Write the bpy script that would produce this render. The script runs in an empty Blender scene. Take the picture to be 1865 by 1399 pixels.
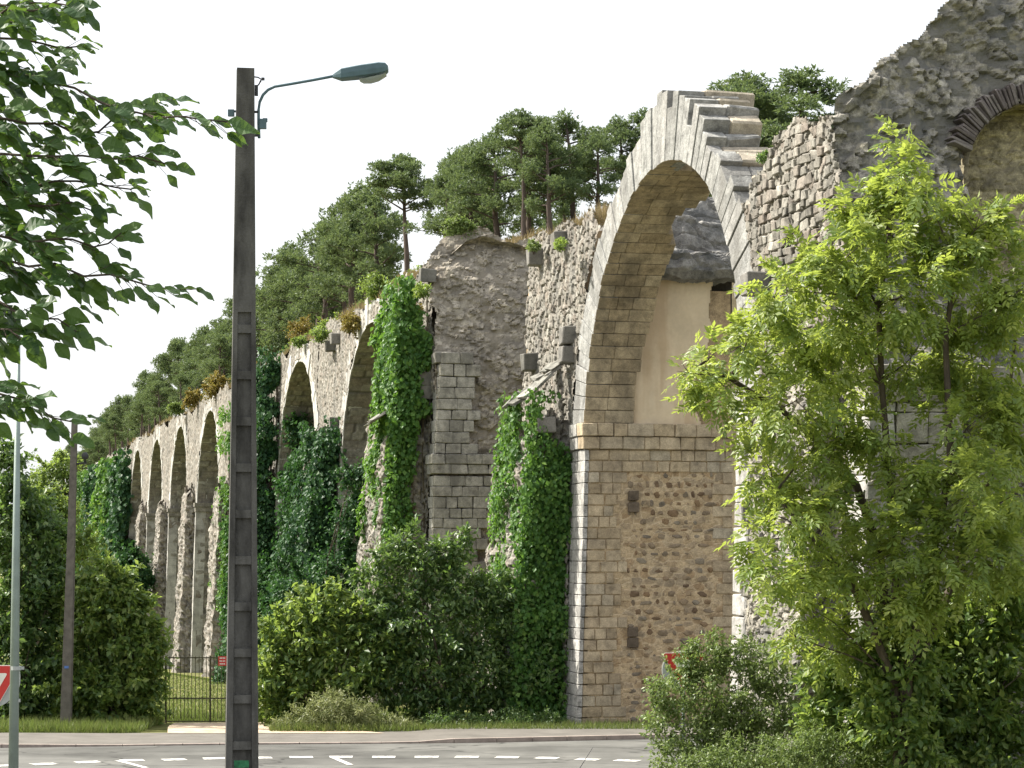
import bpy, math, random
import numpy as np
from mathutils import Vector, Matrix

# ------------------------------------------------------------------ camera, sky, sun, exposure
scene = bpy.context.scene
F = 4300.0                      # focal length in photograph pixels (1865 wide)
CAM_Z = 4.9                     # eye height above the main road
HOR = 1010.0                    # photograph row of the horizon
cam_d = bpy.data.cameras.new('camera')
cam = bpy.data.objects.new('camera', cam_d)
scene.collection.objects.link(cam)
cam.location = (0, 0, CAM_Z)
cam.rotation_euler = (math.radians(90), 0, 0)
cam_d.sensor_width = 36.0
cam_d.lens = 36.0 * F / 1865.0
cam_d.shift_y = (HOR - 699.5) / 1865.0
cam_d.clip_start = 0.1
cam_d.clip_end = 6000
scene.camera = cam

SUN_AZ = math.radians(-72)      # clockwise from +Y (view direction); negative = to the left
SUN_EL = math.radians(47)
sdir = Vector((math.sin(SUN_AZ) * math.cos(SUN_EL), math.cos(SUN_AZ) * math.cos(SUN_EL), math.sin(SUN_EL)))
world = bpy.data.worlds.new('World')
scene.world = world
world.use_nodes = True
wn = world.node_tree
wn.nodes.clear()
wo = wn.nodes.new('ShaderNodeOutputWorld')
wb = wn.nodes.new('ShaderNodeBackground')
sky = wn.nodes.new('ShaderNodeTexSky')
sky.sky_type = 'NISHITA'
sky.sun_disc = False
sky.sun_elevation = SUN_EL
sky.sun_rotation = SUN_AZ
sky.air_density = 1.0
sky.dust_density = 7.0
sky.ozone_density = 1.0
wmix = wn.nodes.new('ShaderNodeMixRGB')
wmix.inputs['Fac'].default_value = 0.55
wmix.inputs['Color2'].default_value = (10.0, 10.2, 10.4, 1)      # milky summer haze all over the sky
wn.links.new(sky.outputs[0], wmix.inputs['Color1'])
wn.links.new(wmix.outputs[0], wb.inputs['Color'])
wb.inputs['Strength'].default_value = 0.086
wn.links.new(wb.outputs[0], wo.inputs[0])
sun_d = bpy.data.lights.new('sun', 'SUN')
sun_d.energy = 5.0
sun_d.angle = math.radians(0.6)
sun_d.color = (1.0, 0.95, 0.85)
sun = bpy.data.objects.new('sun', sun_d)
scene.collection.objects.link(sun)
sun.location = (-40, 20, 60)
sun.rotation_euler = sdir.to_track_quat('Z', 'Y').to_euler()
scene.view_settings.view_transform = 'Standard'
scene.view_settings.look = 'None'
scene.view_settings.exposure = 1.06
scene.view_settings.gamma = 1.0
scene.view_settings.use_curve_mapping = False
scene.cycles.max_bounces = 4
scene.cycles.diffuse_bounces = 3
scene.cycles.glossy_bounces = 1
scene.cycles.transmission_bounces = 3
scene.cycles.transparent_max_bounces = 4
scene.cycles.use_denoising = True

# ------------------------------------------------------------------ helpers
rng = np.random.default_rng(7)
random.seed(7)
COL = scene.collection

def PX(x, y, D):
    """a photograph pixel at distance D (metres along the view) as a world point"""
    return Vector(((x - 932.5) / F * D, D, CAM_Z + (HOR - y) / F * D))

def GP(x, y, z=0.0):
    return PX(x, y, (CAM_Z - z) * F / (y - HOR))

O2 = np.array([1.83, 66.0])
DV = np.array([-0.233, 0.9725])
DV /= np.linalg.norm(DV)
EV = np.array([DV[1], -DV[0]])

def ST(s, t, z):
    """aqueduct frame: s along the wall (away), t into the wall, z up -> world arrays"""
    s, t, z = np.broadcast_arrays(np.asarray(s, float), np.asarray(t, float), np.asarray(z, float))
    return np.stack([O2[0] + s * DV[0] + t * EV[0], O2[1] + s * DV[1] + t * EV[1], z], -1)

def gz(x, y):
    """height of the natural ground"""
    x = np.asarray(x, float); y = np.asarray(y, float)
    z = np.clip(0.0555 * (54 - y), 0, 3.6)
    z = z - np.clip(0.036 * (y - 71), 0, 5.5)
    return z

def link(o, parent=None):
    COL.objects.link(o)
    if parent is not None:
        o.parent = parent
    return o

def tag(o, label, cat, group=None):
    o['label'] = label
    o['category'] = cat
    if group:
        o['group'] = group
    return o

def thing(name, label, cat, loc=(0, 0, 0), group=None):
    o = bpy.data.objects.new(name, None)
    o.empty_display_size = 0.2
    COL.objects.link(o)
    o.location = loc
    return tag(o, label, cat, group)

def mesh(name, V, Fc, attrs=None, smooth=False):
    """V (n,3); Fc (m,k) array or list of tuples; attrs: dict name -> per-vertex float"""
    me = bpy.data.meshes.new(name)
    V = np.asarray(V, dtype=np.float32)
    if isinstance(Fc, np.ndarray):
        m, k = Fc.shape
        me.vertices.add(len(V)); me.vertices.foreach_set('co', V.ravel())
        me.loops.add(m * k); me.loops.foreach_set('vertex_index', Fc.astype(np.int32).ravel())
        me.polygons.add(m); me.polygons.foreach_set('loop_start', np.arange(0, m * k, k, dtype=np.int32))
        me.update(calc_edges=True)
        me.polygons.foreach_set('use_smooth', np.full(m, bool(smooth)))
    else:
        me.from_pydata([tuple(v) for v in V.tolist()], [], [tuple(int(i) for i in f) for f in Fc])
        me.polygons.foreach_set('use_smooth', [bool(smooth)] * len(me.polygons))
    if attrs:
        for a, val in attrs.items():
            at = me.attributes.new(a, 'FLOAT', 'POINT')
            at.data.foreach_set('value', np.asarray(val, dtype=np.float32))
    me.update()
    return me

def ob(name, me, mat, parent=None, kind=None, loc=None):
    if mat is not None and not me.materials:
        me.materials.append(mat)
    o = bpy.data.objects.new(name, me)
    link(o)
    if parent is not None:
        o.parent = parent
        o.matrix_parent_inverse = Matrix.Translation(parent.location).inverted()
    if loc is not None:
        o.location = loc
    if kind:
        o['kind'] = kind
    return o

class MB:
    """collects shapes into one mesh"""
    def __init__(self):
        self.V = []; self.F = []; self.n = 0
    def add(self, V, Fc):
        V = np.asarray(V, float)
        self.V.append(V)
        self.F += [tuple(int(i) + self.n for i in f) for f in Fc]
        self.n += len(V)
    def box8(self, P):
        self.add(P, [(0, 3, 2, 1), (4, 5, 6, 7), (0, 1, 5, 4), (1, 2, 6, 5), (2, 3, 7, 6), (3, 0, 4, 7)])
    def box(self, c, size, R=None):
        x, y, z = [v / 2 for v in size]
        P = np.array([(-x, -y, -z), (x, -y, -z), (x, y, -z), (-x, y, -z), (-x, -y, z), (x, -y, z), (x, y, z), (-x, y, z)])
        if R is not None:
            P = P @ np.array(R.to_3x3()).T
        self.box8(P + np.array(c))
    def st_box(self, s0, s1, t0, t1, z0, z1, bat=0.0):
        P = np.concatenate([ST([s0, s1, s1, s0], np.array([t0, t0, t1, t1]) + bat * z0, z0),
                            ST([s0, s1, s1, s0], np.array([t0, t0, t1, t1]) + bat * z1, z1)])
        self.box8(P)
    def tube(self, pts, rad, n=8, cap=True):
        pts = [Vector(p) for p in pts]
        m = len(pts)
        rings = []
        up = Vector((0.13, 0.2, 1)).normalized()
        for i, p in enumerate(pts):
            d = (pts[min(i + 1, m - 1)] - pts[max(i - 1, 0)]).normalized()
            u = d.cross(up)
            if u.length < 1e-3:
                u = d.cross(Vector((1, 0, 0)))
            u.normalize(); v = d.cross(u)
            r = rad[i] if hasattr(rad, '__len__') else rad
            rings.append([tuple(p + (u * math.cos(a) + v * math.sin(a)) * r) for a in np.linspace(0, 2 * math.pi, n, endpoint=False)])
        V = np.array(rings).reshape(-1, 3)
        Fc = []
        for i in range(m - 1):
            for j in range(n):
                a = i * n + j; b = i * n + (j + 1) % n
                Fc.append((a, b, b + n, a + n))
        if cap:
            Fc.append(tuple(range(n - 1, -1, -1)))
            Fc.append(tuple((m - 1) * n + j for j in range(n)))
        self.add(V, Fc)
    def mesh(self, name, smooth=False):
        return mesh(name, np.concatenate(self.V), self.F, smooth=smooth)

# ---- numpy noise
class Noise2:
    def __init__(self, seed):
        r = np.random.default_rng(seed)
        self.T = r.random((64, 64))
    def val(self, x, y):
        xi = np.floor(x).astype(int); yi = np.floor(y).astype(int)
        fx = x - xi; fy = y - yi
        fx = fx * fx * (3 - 2 * fx); fy = fy * fy * (3 - 2 * fy)
        T = self.T
        a = T[xi % 64, yi % 64]; b = T[(xi + 1) % 64, yi % 64]
        c = T[xi % 64, (yi + 1) % 64]; d = T[(xi + 1) % 64, (yi + 1) % 64]
        return (a * (1 - fx) + b * fx) * (1 - fy) + (c * (1 - fx) + d * fx) * fy
    def fbm(self, x, y, oct=4):
        r = 0; a = 0.5
        for i in range(oct):
            r = r + a * (self.val(x + 17.3 * i, y + 5.1 * i) - 0.5)
            x = x * 2.03; y = y * 2.03; a *= 0.5
        return r * 2

def voronoi(u, v, cw, ch, seed, jit=0.85):
    """returns edge distance 0..1-ish, cell random in 0..1, second random"""
    r = np.random.default_rng(seed)
    J = r.random((97, 89, 4))
    x = u / cw; y = v / ch
    xi = np.floor(x).astype(int); yi = np.floor(y).astype(int)
    f1 = np.full(x.shape, 9.0); f2 = np.full(x.shape, 9.0)
    idr = np.zeros(x.shape); idr2 = np.zeros(x.shape)
    for dx in (-1, 0, 1):
        for dy in (-1, 0, 1):
            cx = xi + dx; cy = yi + dy
            j = J[cx % 97, cy % 89]
            px = cx + 0.5 + (j[..., 0] - 0.5) * jit; py = cy + 0.5 + (j[..., 1] - 0.5) * jit
            d = np.hypot(px - x, py - y)
            nearer = d < f1
            f2 = np.where(nearer, f1, np.minimum(f2, d))
            f1 = np.where(nearer, d, f1)
            idr = np.where(nearer, j[..., 2], idr); idr2 = np.where(nearer, j[..., 3], idr2)
    return f2 - f1, idr, idr2

def brickcells(u, v, bl, bh, seed):
    r = np.random.default_rng(seed)
    R1 = r.random(257); R2 = r.random((257, 61)); R3 = r.random((257, 61))
    row = np.floor(v / bh).astype(int)
    fv = v / bh - row
    x = u / bl + R1[row % 257] * 3 + (row % 2) * 0.5
    ci = np.floor(x).astype(int)
    # jitter the joint positions
    e0 = ci + (R2[row % 257, ci % 61] - 0.5) * 0.5
    less = x < e0
    ci = np.where(less, ci - 1, ci)
    e0 = ci + (R2[row % 257, ci % 61] - 0.5) * 0.5
    e1 = ci + 1 + (R2[row % 257, (ci + 1) % 61] - 0.5) * 0.5
    du = np.minimum(x - e0, e1 - x) * bl
    dv = np.minimum(fv, 1 - fv) * bh
    return np.minimum(du, dv), R3[row % 257, ci % 61]

def grid_faces(nu, nv, keep=None):
    i, j = np.meshgrid(np.arange(nu - 1), np.arange(nv - 1), indexing='ij')
    a = i * nv + j
    Fc = np.stack([a, a + nv, a + nv + 1, a + 1], -1)
    if keep is not None:
        Fc = Fc[keep]
    return Fc.reshape(-1, 4)

def compact(V, Fc, attrs):
    used = np.zeros(len(V), bool); used[Fc.ravel()] = True
    idx = np.cumsum(used) - 1
    return V[used], idx[Fc], {k: v[used] for k, v in attrs.items()}

def relief_arrays(posfn, nrmfn, u0, u1, v0, v1, res, mode='rubble', cell=(0.3, 0.2), amp=0.06, fb=(0.0, 1.0), seed=1, mask=None, extra=None):
    nu = max(2, int((u1 - u0) / res) + 1); nv = max(2, int((v1 - v0) / res) + 1)
    u, v = np.meshgrid(np.linspace(u0, u1, nu), np.linspace(v0, v1, nv), indexing='ij')
    N = Noise2(seed)
    wu = u + 0.35 * cell[0] * N.fbm(u / cell[0] * 0.9, v / cell[1] * 0.9, 2)
    wv = v + 0.35 * cell[1] * N.fbm(u / cell[0] * 0.9 + 9, v / cell[1] * 0.9 + 4, 2)
    if mode == 'rubble':
        e, cid, c2 = voronoi(wu + 50, wv + 50, cell[0], cell[1], seed)
        h = amp * np.clip(e / 0.16, 0, 1) * (0.35 + 0.9 * c2) + 0.12 * amp * N.fbm(u / cell[1] * 1.7, v / cell[1] * 1.7 + 5, 3)
        mort = 1 - np.clip(e / 0.14, 0, 1)
    elif mode == 'core':
        e, cid, c2 = voronoi(wu + 50, wv + 50, cell[0], cell[1], seed, 1.0)
        out_ = np.clip((c2 - 0.32) * 1.9, 0, 1)
        h = amp * np.clip(e / 0.12, 0, 1) * out_ - 0.9 * amp * np.abs(N.fbm(u / 0.5, v / 0.33 + 5, 3)) + 0.3 * amp * N.fbm(u / 0.14, v / 0.1 + 5, 2)
        mort = 1 - np.clip(e / 0.16, 0, 1) * (out_ > 0)
        cid = np.where(out_ > 0, cid, 0.5)
    else:
        e, cid = brickcells(u + 40, v + 40, cell[0], cell[1], seed)
        h = amp * np.clip(e / 0.02, 0, 1) * (0.6 + 0.8 * cid)
        mort = 1 - np.clip(e / 0.02, 0, 1)
    if fb[0] > 0:
        h = h + fb[0] * N.fbm(u / fb[1] + 3, v / fb[1] + 7, 5)
    if extra is not None:
        h = h + extra(u, v)
    P = posfn(u, v) + nrmfn(u, v) * h[..., None]
    keep = None
    if mask is not None:
        mk = mask(u, v)
        keep = mk[:-1, :-1] & mk[1:, :-1] & mk[:-1, 1:] & mk[1:, 1:]
    Fc = grid_faces(nu, nv, keep)
    return compact(P.reshape(-1, 3), Fc, {'cid': cid.ravel(), 'mort': mort.ravel()})

def join_arrays(parts):
    V = []; Fc = []; A = {'cid': [], 'mort': []}; n = 0
    for v, f, a in parts:
        V.append(v); Fc.append(f + n); n += len(v)
        for k in A:
            A[k].append(a.get(k, np.zeros(len(v))))
    return np.concatenate(V), np.concatenate(Fc), {k: np.concatenate(x) for k, x in A.items()}

def boxes_arrays(boxes, cid=None):
    """list of (8,3) arrays -> quad arrays"""
    V = np.concatenate(boxes)
    q = np.array([(0, 3, 2, 1), (4, 5, 6, 7), (0, 1, 5, 4), (1, 2, 6, 5), (2, 3, 7, 6), (3, 0, 4, 7)])
    Fc = np.concatenate([q + 8 * i for i in range(len(boxes))])
    r = np.random.default_rng(len(boxes)).random(len(boxes)) if cid is None else np.full(len(boxes), cid)
    return V, Fc, {'cid': np.repeat(r, 8), 'mort': np.zeros(len(V))}

def stb(s0, s1, t0, t1, z0, z1, bat=0.0):
    return np.concatenate([ST([s0, s1, s1, s0], np.array([t0, t0, t1, t1]) + bat * z0, z0),
                           ST([s0, s1, s1, s0], np.array([t0, t0, t1, t1]) + bat * z1, z1)])

# ------------------------------------------------------------------ materials
def nd(nt, typ, **kw):
    n = nt.nodes.new(typ)
    for k, v in kw.items():
        if k in n.inputs:
            n.inputs[k].default_value = v
        else:
            setattr(n, k, v)
    return n

def ramp(nt, cols, pos=None):
    n = nt.nodes.new('ShaderNodeValToRGB')
    e = n.color_ramp.elements
    pos = pos or [i / (len(cols) - 1) for i in range(len(cols))]
    while len(e) < len(cols):
        e.new(0.5)
    for i, (c, p) in enumerate(zip(cols, pos)):
        e[i].position = p
        e[i].color = (*c, 1) if len(c) == 3 else c
    return n

def mat_base(name):
    m = bpy.data.materials.new(name)
    m.use_nodes = True
    nt = m.node_tree
    nt.nodes.clear()
    out = nt.nodes.new('ShaderNodeOutputMaterial')
    return m, nt, out

def stone(name, cols, src='attr', mortar=None, rough=0.9, var=0.5, stain=0.35, stain_col=(0.05, 0.05, 0.045), bump=0.35, nscale=3.0, lichen=None, streak=0.22, grain=0.8, speck=0.0, sscale=1.1):
    m, nt, out = mat_base(name)
    L = nt.links.new
    geo = nd(nt, 'ShaderNodeNewGeometry')
    if src == 'attr':
        a = nd(nt, 'ShaderNodeAttribute', attribute_name='cid'); fac = a.outputs['Fac']
    else:
        a = nd(nt, 'ShaderNodeObjectInfo'); fac = a.outputs['Random']
    rp = ramp(nt, cols); L(fac, rp.inputs[0])
    n1 = nd(nt, 'ShaderNodeTexNoise', Scale=nscale, Detail=4.0, Roughness=0.65); L(geo.outputs['Position'], n1.inputs['Vector'])
    r1 = ramp(nt, [(1 - var,) * 3, (1, 1, 1), (1 + var * 0.6,) * 3], [0.25, 0.5, 0.75]); L(n1.outputs['Fac'], r1.inputs[0])
    mu = nd(nt, 'ShaderNodeMixRGB', blend_type='MULTIPLY', Fac=1.0); L(rp.outputs[0], mu.inputs['Color1']); L(r1.outputs[0], mu.inputs['Color2'])
    col = mu.outputs[0]
    # fine grain
    n2 = nd(nt, 'ShaderNodeTexNoise', Scale=nscale * 11, Detail=2.0); L(geo.outputs['Position'], n2.inputs['Vector'])
    r2 = ramp(nt, [(0.72,) * 3, (1.18,) * 3], [0.3, 0.7]); L(n2.outputs['Fac'], r2.inputs[0])
    mu2 = nd(nt, 'ShaderNodeMixRGB', blend_type='MULTIPLY', Fac=grain); L(col, mu2.inputs['Color1']); L(r2.outputs[0], mu2.inputs['Color2'])
    col = mu2.outputs[0]
    if speck > 0:
        n6 = nd(nt, 'ShaderNodeTexNoise', Scale=5.5, Detail=5.0, Roughness=0.8); L(geo.outputs['Position'], n6.inputs['Vector'])
        r6 = ramp(nt, [(1 - speck,) * 3, (1, 1, 1), (1 + speck * 0.7,) * 3], [0.36, 0.5, 0.64]); L(n6.outputs['Fac'], r6.inputs[0])
        mu6 = nd(nt, 'ShaderNodeMixRGB', blend_type='MULTIPLY', Fac=1.0); L(col, mu6.inputs['Color1']); L(r6.outputs[0], mu6.inputs['Color2'])
        col = mu6.outputs[0]
    if mortar is not None:
        am = nd(nt, 'ShaderNodeAttribute', attribute_name='mort')
        mm = nd(nt, 'ShaderNodeMixRGB'); L(am.outputs['Fac'], mm.inputs['Fac']); L(col, mm.inputs['Color1']); mm.inputs['Color2'].default_value = (*mortar, 1)
        col = mm.outputs[0]
    if stain > 0:   # weather streaks that run down the face
        mp = nd(nt, 'ShaderNodeMapping'); mp.inputs['Scale'].default_value = (1.0, 1.0, streak); L(geo.outputs['Position'], mp.inputs['Vector'])
        n3 = nd(nt, 'ShaderNodeTexNoise', Scale=sscale, Detail=3.0, Roughness=0.6); L(mp.outputs[0], n3.inputs['Vector'])
        r3 = ramp(nt, [(0, 0, 0), (stain,) * 3], [0.46, 0.64]); L(n3.outputs['Fac'], r3.inputs[0])
        ms = nd(nt, 'ShaderNodeMixRGB'); L(r3.outputs[0], ms.inputs['Fac']); L(col, ms.inputs['Color1']); ms.inputs['Color2'].default_value = (*stain_col, 1)
        col = ms.outputs[0]
    if lichen is not None:
        n4 = nd(nt, 'ShaderNodeTexNoise', Scale=2.3, Detail=3.0, Roughness=0.7); L(geo.outputs['Position'], n4.inputs['Vector'])
        r4 = ramp(nt, [(0, 0, 0), (0.6,) * 3], [0.55, 0.66]); L(n4.outputs['Fac'], r4.inputs[0])
        ml = nd(nt, 'ShaderNodeMixRGB'); L(r4.outputs[0], ml.inputs['Fac']); L(col, ml.inputs['Color1']); ml.inputs['Color2'].default_value = (*lichen, 1)
        col = ml.outputs[0]
    bs = nd(nt, 'ShaderNodeBsdfPrincipled', Roughness=rough)
    bs.inputs['Specular IOR Level'].default_value = 0.15
    L(col, bs.inputs['Base Color'])
    bp = nd(nt, 'ShaderNodeBump', Strength=bump, Distance=0.03)
    n5 = nd(nt, 'ShaderNodeTexNoise', Scale=nscale * 5, Detail=3.0, Roughness=0.7); L(geo.outputs['Position'], n5.inputs['Vector'])
    L(n5.outputs['Fac'], bp.inputs['Height']); L(bp.outputs[0], bs.inputs['Normal'])
    L(bs.outputs[0], out.inputs[0])
    return m

def leaf(name, cols, trans, tfac=0.4, rough=0.45, spec=0.35):
    m, nt, out = mat_base(name)
    L = nt.links.new
    a = nd(nt, 'ShaderNodeAttribute', attribute_name='cid')
    rp = ramp(nt, cols); L(a.outputs['Fac'], rp.inputs[0])
    bs = nd(nt, 'ShaderNodeBsdfPrincipled', Roughness=rough)
    bs.inputs['Specular IOR Level'].default_value = spec
    L(rp.outputs[0], bs.inputs['Base Color'])
    tr = nd(nt, 'ShaderNodeBsdfTranslucent')
    mc = nd(nt, 'ShaderNodeMixRGB', Fac=0.7); L(rp.outputs[0], mc.inputs['Color1']); mc.inputs['Color2'].default_value = (*trans, 1)
    L(mc.outputs[0], tr.inputs['Color'])
    mx = nd(nt, 'ShaderNodeMixShader', Fac=tfac); L(bs.outputs[0], mx.inputs[1]); L(tr.outputs[0], mx.inputs[2])
    L(mx.outputs[0], out.inputs[0])
    return m

def plain(name, col, rough=0.6, metal=0.0, var=0.25, scale=6.0, bump=0.1, spec=0.4, streak=None, col2=None):
    m, nt, out = mat_base(name)
    L = nt.links.new
    geo = nd(nt, 'ShaderNodeNewGeometry')
    n1 = nd(nt, 'ShaderNodeTexNoise', Scale=scale, Detail=4.0, Roughness=0.65)
    if streak:
        mp = nd(nt, 'ShaderNodeMapping'); mp.inputs['Scale'].default_value = (1, 1, streak); L(geo.outputs['Position'], mp.inputs['Vector']); L(mp.outputs[0], n1.inputs['Vector'])
    else:
        L(geo.outputs['Position'], n1.inputs['Vector'])
    c2 = col2 or tuple(c * (1 + var) for c in col)
    rp = ramp(nt, [tuple(c * (1 - var) for c in col), col, c2], [0.3, 0.5, 0.7]); L(n1.outputs['Fac'], rp.inputs[0])
    bs = nd(nt, 'ShaderNodeBsdfPrincipled', Roughness=rough, Metallic=metal)
    bs.inputs['Specular IOR Level'].default_value = spec
    L(rp.outputs[0], bs.inputs['Base Color'])
    if bump:
        bp = nd(nt, 'ShaderNodeBump', Strength=bump, Distance=0.02)
        n5 = nd(nt, 'ShaderNodeTexNoise', Scale=scale * 8, Detail=3.0); L(geo.outputs['Position'], n5.inputs['Vector'])
        L(n5.outputs['Fac'], bp.inputs['Height']); L(bp.outputs[0], bs.inputs['Normal'])
    L(bs.outputs[0], out.inputs[0])
    return m

M = {}
M['ashlar'] = stone('ashlar_stone', [(0.32, 0.255, 0.17), (0.42, 0.34, 0.23), (0.46, 0.38, 0.265), (0.36, 0.29, 0.20), (0.40, 0.35, 0.265)], src='obj', stain=0.35, stain_col=(0.18, 0.155, 0.12), speck=0.18)
M['grey'] = stone('grey_cut_stone', [(0.31, 0.30, 0.28), (0.40, 0.39, 0.365), (0.35, 0.34, 0.32), (0.43, 0.42, 0.395)], src='obj', stain=0.55, stain_col=(0.13, 0.13, 0.125), nscale=2.0, speck=0.25)
M['soffit'] = stone('soffit_stone', [(0.31, 0.25, 0.165), (0.37, 0.30, 0.20), (0.40, 0.335, 0.235)], src='obj', speck=0.25, stain=0.5, stain_col=(0.08, 0.07, 0.055))
M['rubble'] = stone('rubble_facing_stone', [(0.175, 0.163, 0.14), (0.265, 0.25, 0.218), (0.22, 0.19, 0.16), (0.325, 0.308, 0.272), (0.235, 0.222, 0.192)], mortar=(0.10, 0.093, 0.08), stain=0.4, stain_col=(0.10, 0.10, 0.095), speck=0.3)
M['rubobj'] = stone('loose_rubble_stone', [(0.165, 0.155, 0.134), (0.255, 0.24, 0.21), (0.22, 0.188, 0.16), (0.315, 0.298, 0.262), (0.205, 0.193, 0.168)], src='obj', stain=0.35, speck=0.4)
M['brownrub'] = stone('brown_rubble_stone', [(0.15, 0.105, 0.07), (0.23, 0.155, 0.09), (0.22, 0.18, 0.13), (0.30, 0.225, 0.145), (0.17, 0.145, 0.115), (0.27, 0.23, 0.17)], src='obj', stain=0.0, nscale=6)
M['mortar'] = stone('lime_mortar', [(0.43, 0.345, 0.235)] * 2, stain=0.5, stain_col=(0.30, 0.215, 0.125), var=0.25, bump=0.6, speck=0.2)
M['infill'] = stone('infill_rubble', [(0.46, 0.36, 0.23), (0.33, 0.235, 0.14), (0.50, 0.395, 0.255), (0.41, 0.31, 0.195), (0.31, 0.25, 0.175), (0.52, 0.41, 0.27)], mortar=(0.54, 0.435, 0.295), stain=0.3, stain_col=(0.33, 0.235, 0.14), var=0.25, bump=0.6, speck=0.3)
M['core'] = stone('eroded_core', [(0.20, 0.19, 0.165), (0.29, 0.27, 0.23), (0.25, 0.235, 0.205), (0.34, 0.32, 0.28)], mortar=(0.15, 0.145, 0.13), stain=0.6, stain_col=(0.08, 0.085, 0.085), lichen=(0.30, 0.275, 0.21), streak=0.8, speck=0.55, bump=1.0)
M['core1'] = stone('eroded_core_warm', [(0.24, 0.21, 0.17), (0.34, 0.305, 0.25), (0.29, 0.26, 0.215), (0.40, 0.36, 0.30)], mortar=(0.22, 0.195, 0.155), stain=0.45, stain_col=(0.13, 0.12, 0.105), lichen=(0.34, 0.31, 0.25), streak=1.6, speck=0.55, bump=1.0)
M['yellowrock'] = stone('yellow_rock', [(0.27, 0.235, 0.145), (0.35, 0.31, 0.195), (0.22, 0.195, 0.13)], mortar=(0.24, 0.21, 0.14), stain=0.5, stain_col=(0.10, 0.09, 0.07), streak=3.0, speck=0.5, bump=1.0)
M['plaster'] = stone('tan_render', [(0.64, 0.53, 0.38)] * 2, var=0.14, stain=0.42, sscale=1.7, stain_col=(0.38, 0.25, 0.14), bump=0.12, nscale=1.2, streak=0.12, grain=0.12)
M['darkplaster'] = stone('dark_render', [(0.05, 0.043, 0.036)] * 2, var=0.3, stain=0.5, stain_col=(0.30, 0.22, 0.14), bump=0.2, nscale=1.5, streak=0.15)  # near-black with brown streaks, for the set-back return panel
M['rock'] = stone('weathered_rock', [(0.20, 0.195, 0.185), (0.26, 0.25, 0.235), (0.17, 0.168, 0.165)], mortar=(0.24, 0.235, 0.22), stain=0.65, stain_col=(0.07, 0.075, 0.08), streak=1.2, speck=0.35, bump=0.8)
M['brick'] = stone('dark_brick', [(0.10, 0.085, 0.085), (0.16, 0.14, 0.138), (0.22, 0.20, 0.195)], src='obj', stain=0.2)
M['putlog'] = stone('putlog_stone', [(0.10, 0.08, 0.06), (0.15, 0.12, 0.09)], src='obj', stain=0.2)
M['palesoffit'] = stone('pale_tan_stone', [(0.36, 0.32, 0.25), (0.43, 0.38, 0.30), (0.40, 0.37, 0.315)], src='obj', stain=0.4, stain_col=(0.2, 0.18, 0.15), speck=0.2)
M['vous0'] = stone('lichened_slab', [(0.14, 0.138, 0.12), (0.23, 0.225, 0.20), (0.28, 0.27, 0.245)], src='obj', stain=0.5, speck=0.5)
M['bond'] = stone('bond_stone', [(0.15, 0.145, 0.13), (0.22, 0.21, 0.195)], src='obj', stain=0.4)
M['concrete'] = plain('dark_concrete', (0.085, 0.083, 0.077), rough=0.9, var=0.6, scale=4, bump=0.5, spec=0.2, streak=0.3)
M['concrete2'] = plain('grey_concrete', (0.12, 0.11, 0.095), rough=0.9, var=0.3, scale=5, bump=0.4, spec=0.2)
M['metal'] = plain('galvanised_green_steel', (0.22, 0.27, 0.25), rough=0.5, metal=0.3, var=0.15, scale=3)
M['lamp'] = plain('lamp_grey_green', (0.065, 0.115, 0.135), rough=0.45, var=0.15, scale=8)
M['darkmetal'] = plain('dark_iron', (0.03, 0.032, 0.035), rough=0.6, var=0.3)
M['gate'] = plain('gate_iron', (0.06, 0.055, 0.03), rough=0.7, var=0.4)
M['red'] = plain('sign_red', (0.50, 0.035, 0.03), rough=0.4, var=0.1, bump=0)
M['white'] = plain('sign_white', (0.72, 0.70, 0.64), rough=0.45, var=0.08, bump=0)
M['signback'] = plain('sign_back_grey', (0.36, 0.38, 0.37), rough=0.5, var=0.1, bump=0)
M['greenpaint'] = plain('green_paint', (0.03, 0.16, 0.07), rough=0.8, var=0.5, scale=20)
M['asphalt'] = plain('asphalt', (0.118, 0.117, 0.108), rough=0.95, var=0.28, scale=0.55, bump=0.3, spec=0.2)
nt_ = M['asphalt'].node_tree
bs_ = next(n for n in nt_.nodes if n.type == 'BSDF_PRINCIPLED'); src_ = bs_.inputs['Base Color'].links[0].from_socket
geo_ = nd(nt_, 'ShaderNodeNewGeometry'); mp_ = nd(nt_, 'ShaderNodeMapping'); mp_.inputs['Scale'].default_value = (0.25, 0.5, 1); nt_.links.new(geo_.outputs['Position'], mp_.inputs['Vector'])
nw_ = nd(nt_, 'ShaderNodeTexNoise', Scale=2.0, Detail=4.0); nt_.links.new(mp_.outputs[0], nw_.inputs['Vector'])
mw_ = nd(nt_, 'ShaderNodeMixRGB', blend_type='ADD', Fac=0.5); nt_.links.new(mp_.outputs[0], mw_.inputs['Color1']); nt_.links.new(nw_.outputs['Color'], mw_.inputs['Color2'])
vo_ = nd(nt_, 'ShaderNodeTexVoronoi', feature='DISTANCE_TO_EDGE', Scale=0.8); nt_.links.new(mw_.outputs[0], vo_.inputs['Vector'])
rc_ = ramp(nt_, [(0.4,) * 3, (1, 1, 1)], [0.0, 0.018]); nt_.links.new(vo_.outputs['Distance'], rc_.inputs[0])
np_ = nd(nt_, 'ShaderNodeTexNoise', Scale=0.35, Detail=2.0); nt_.links.new(mp_.outputs[0], np_.inputs['Vector'])
rq_ = ramp(nt_, [(0.76,) * 3, (1.08,) * 3], [0.46, 0.52]); nt_.links.new(np_.outputs['Fac'], rq_.inputs[0])
m1_ = nd(nt_, 'ShaderNodeMixRGB', blend_type='MULTIPLY', Fac=1.0); nt_.links.new(src_, m1_.inputs['Color1']); nt_.links.new(rc_.outputs[0], m1_.inputs['Color2'])
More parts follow.
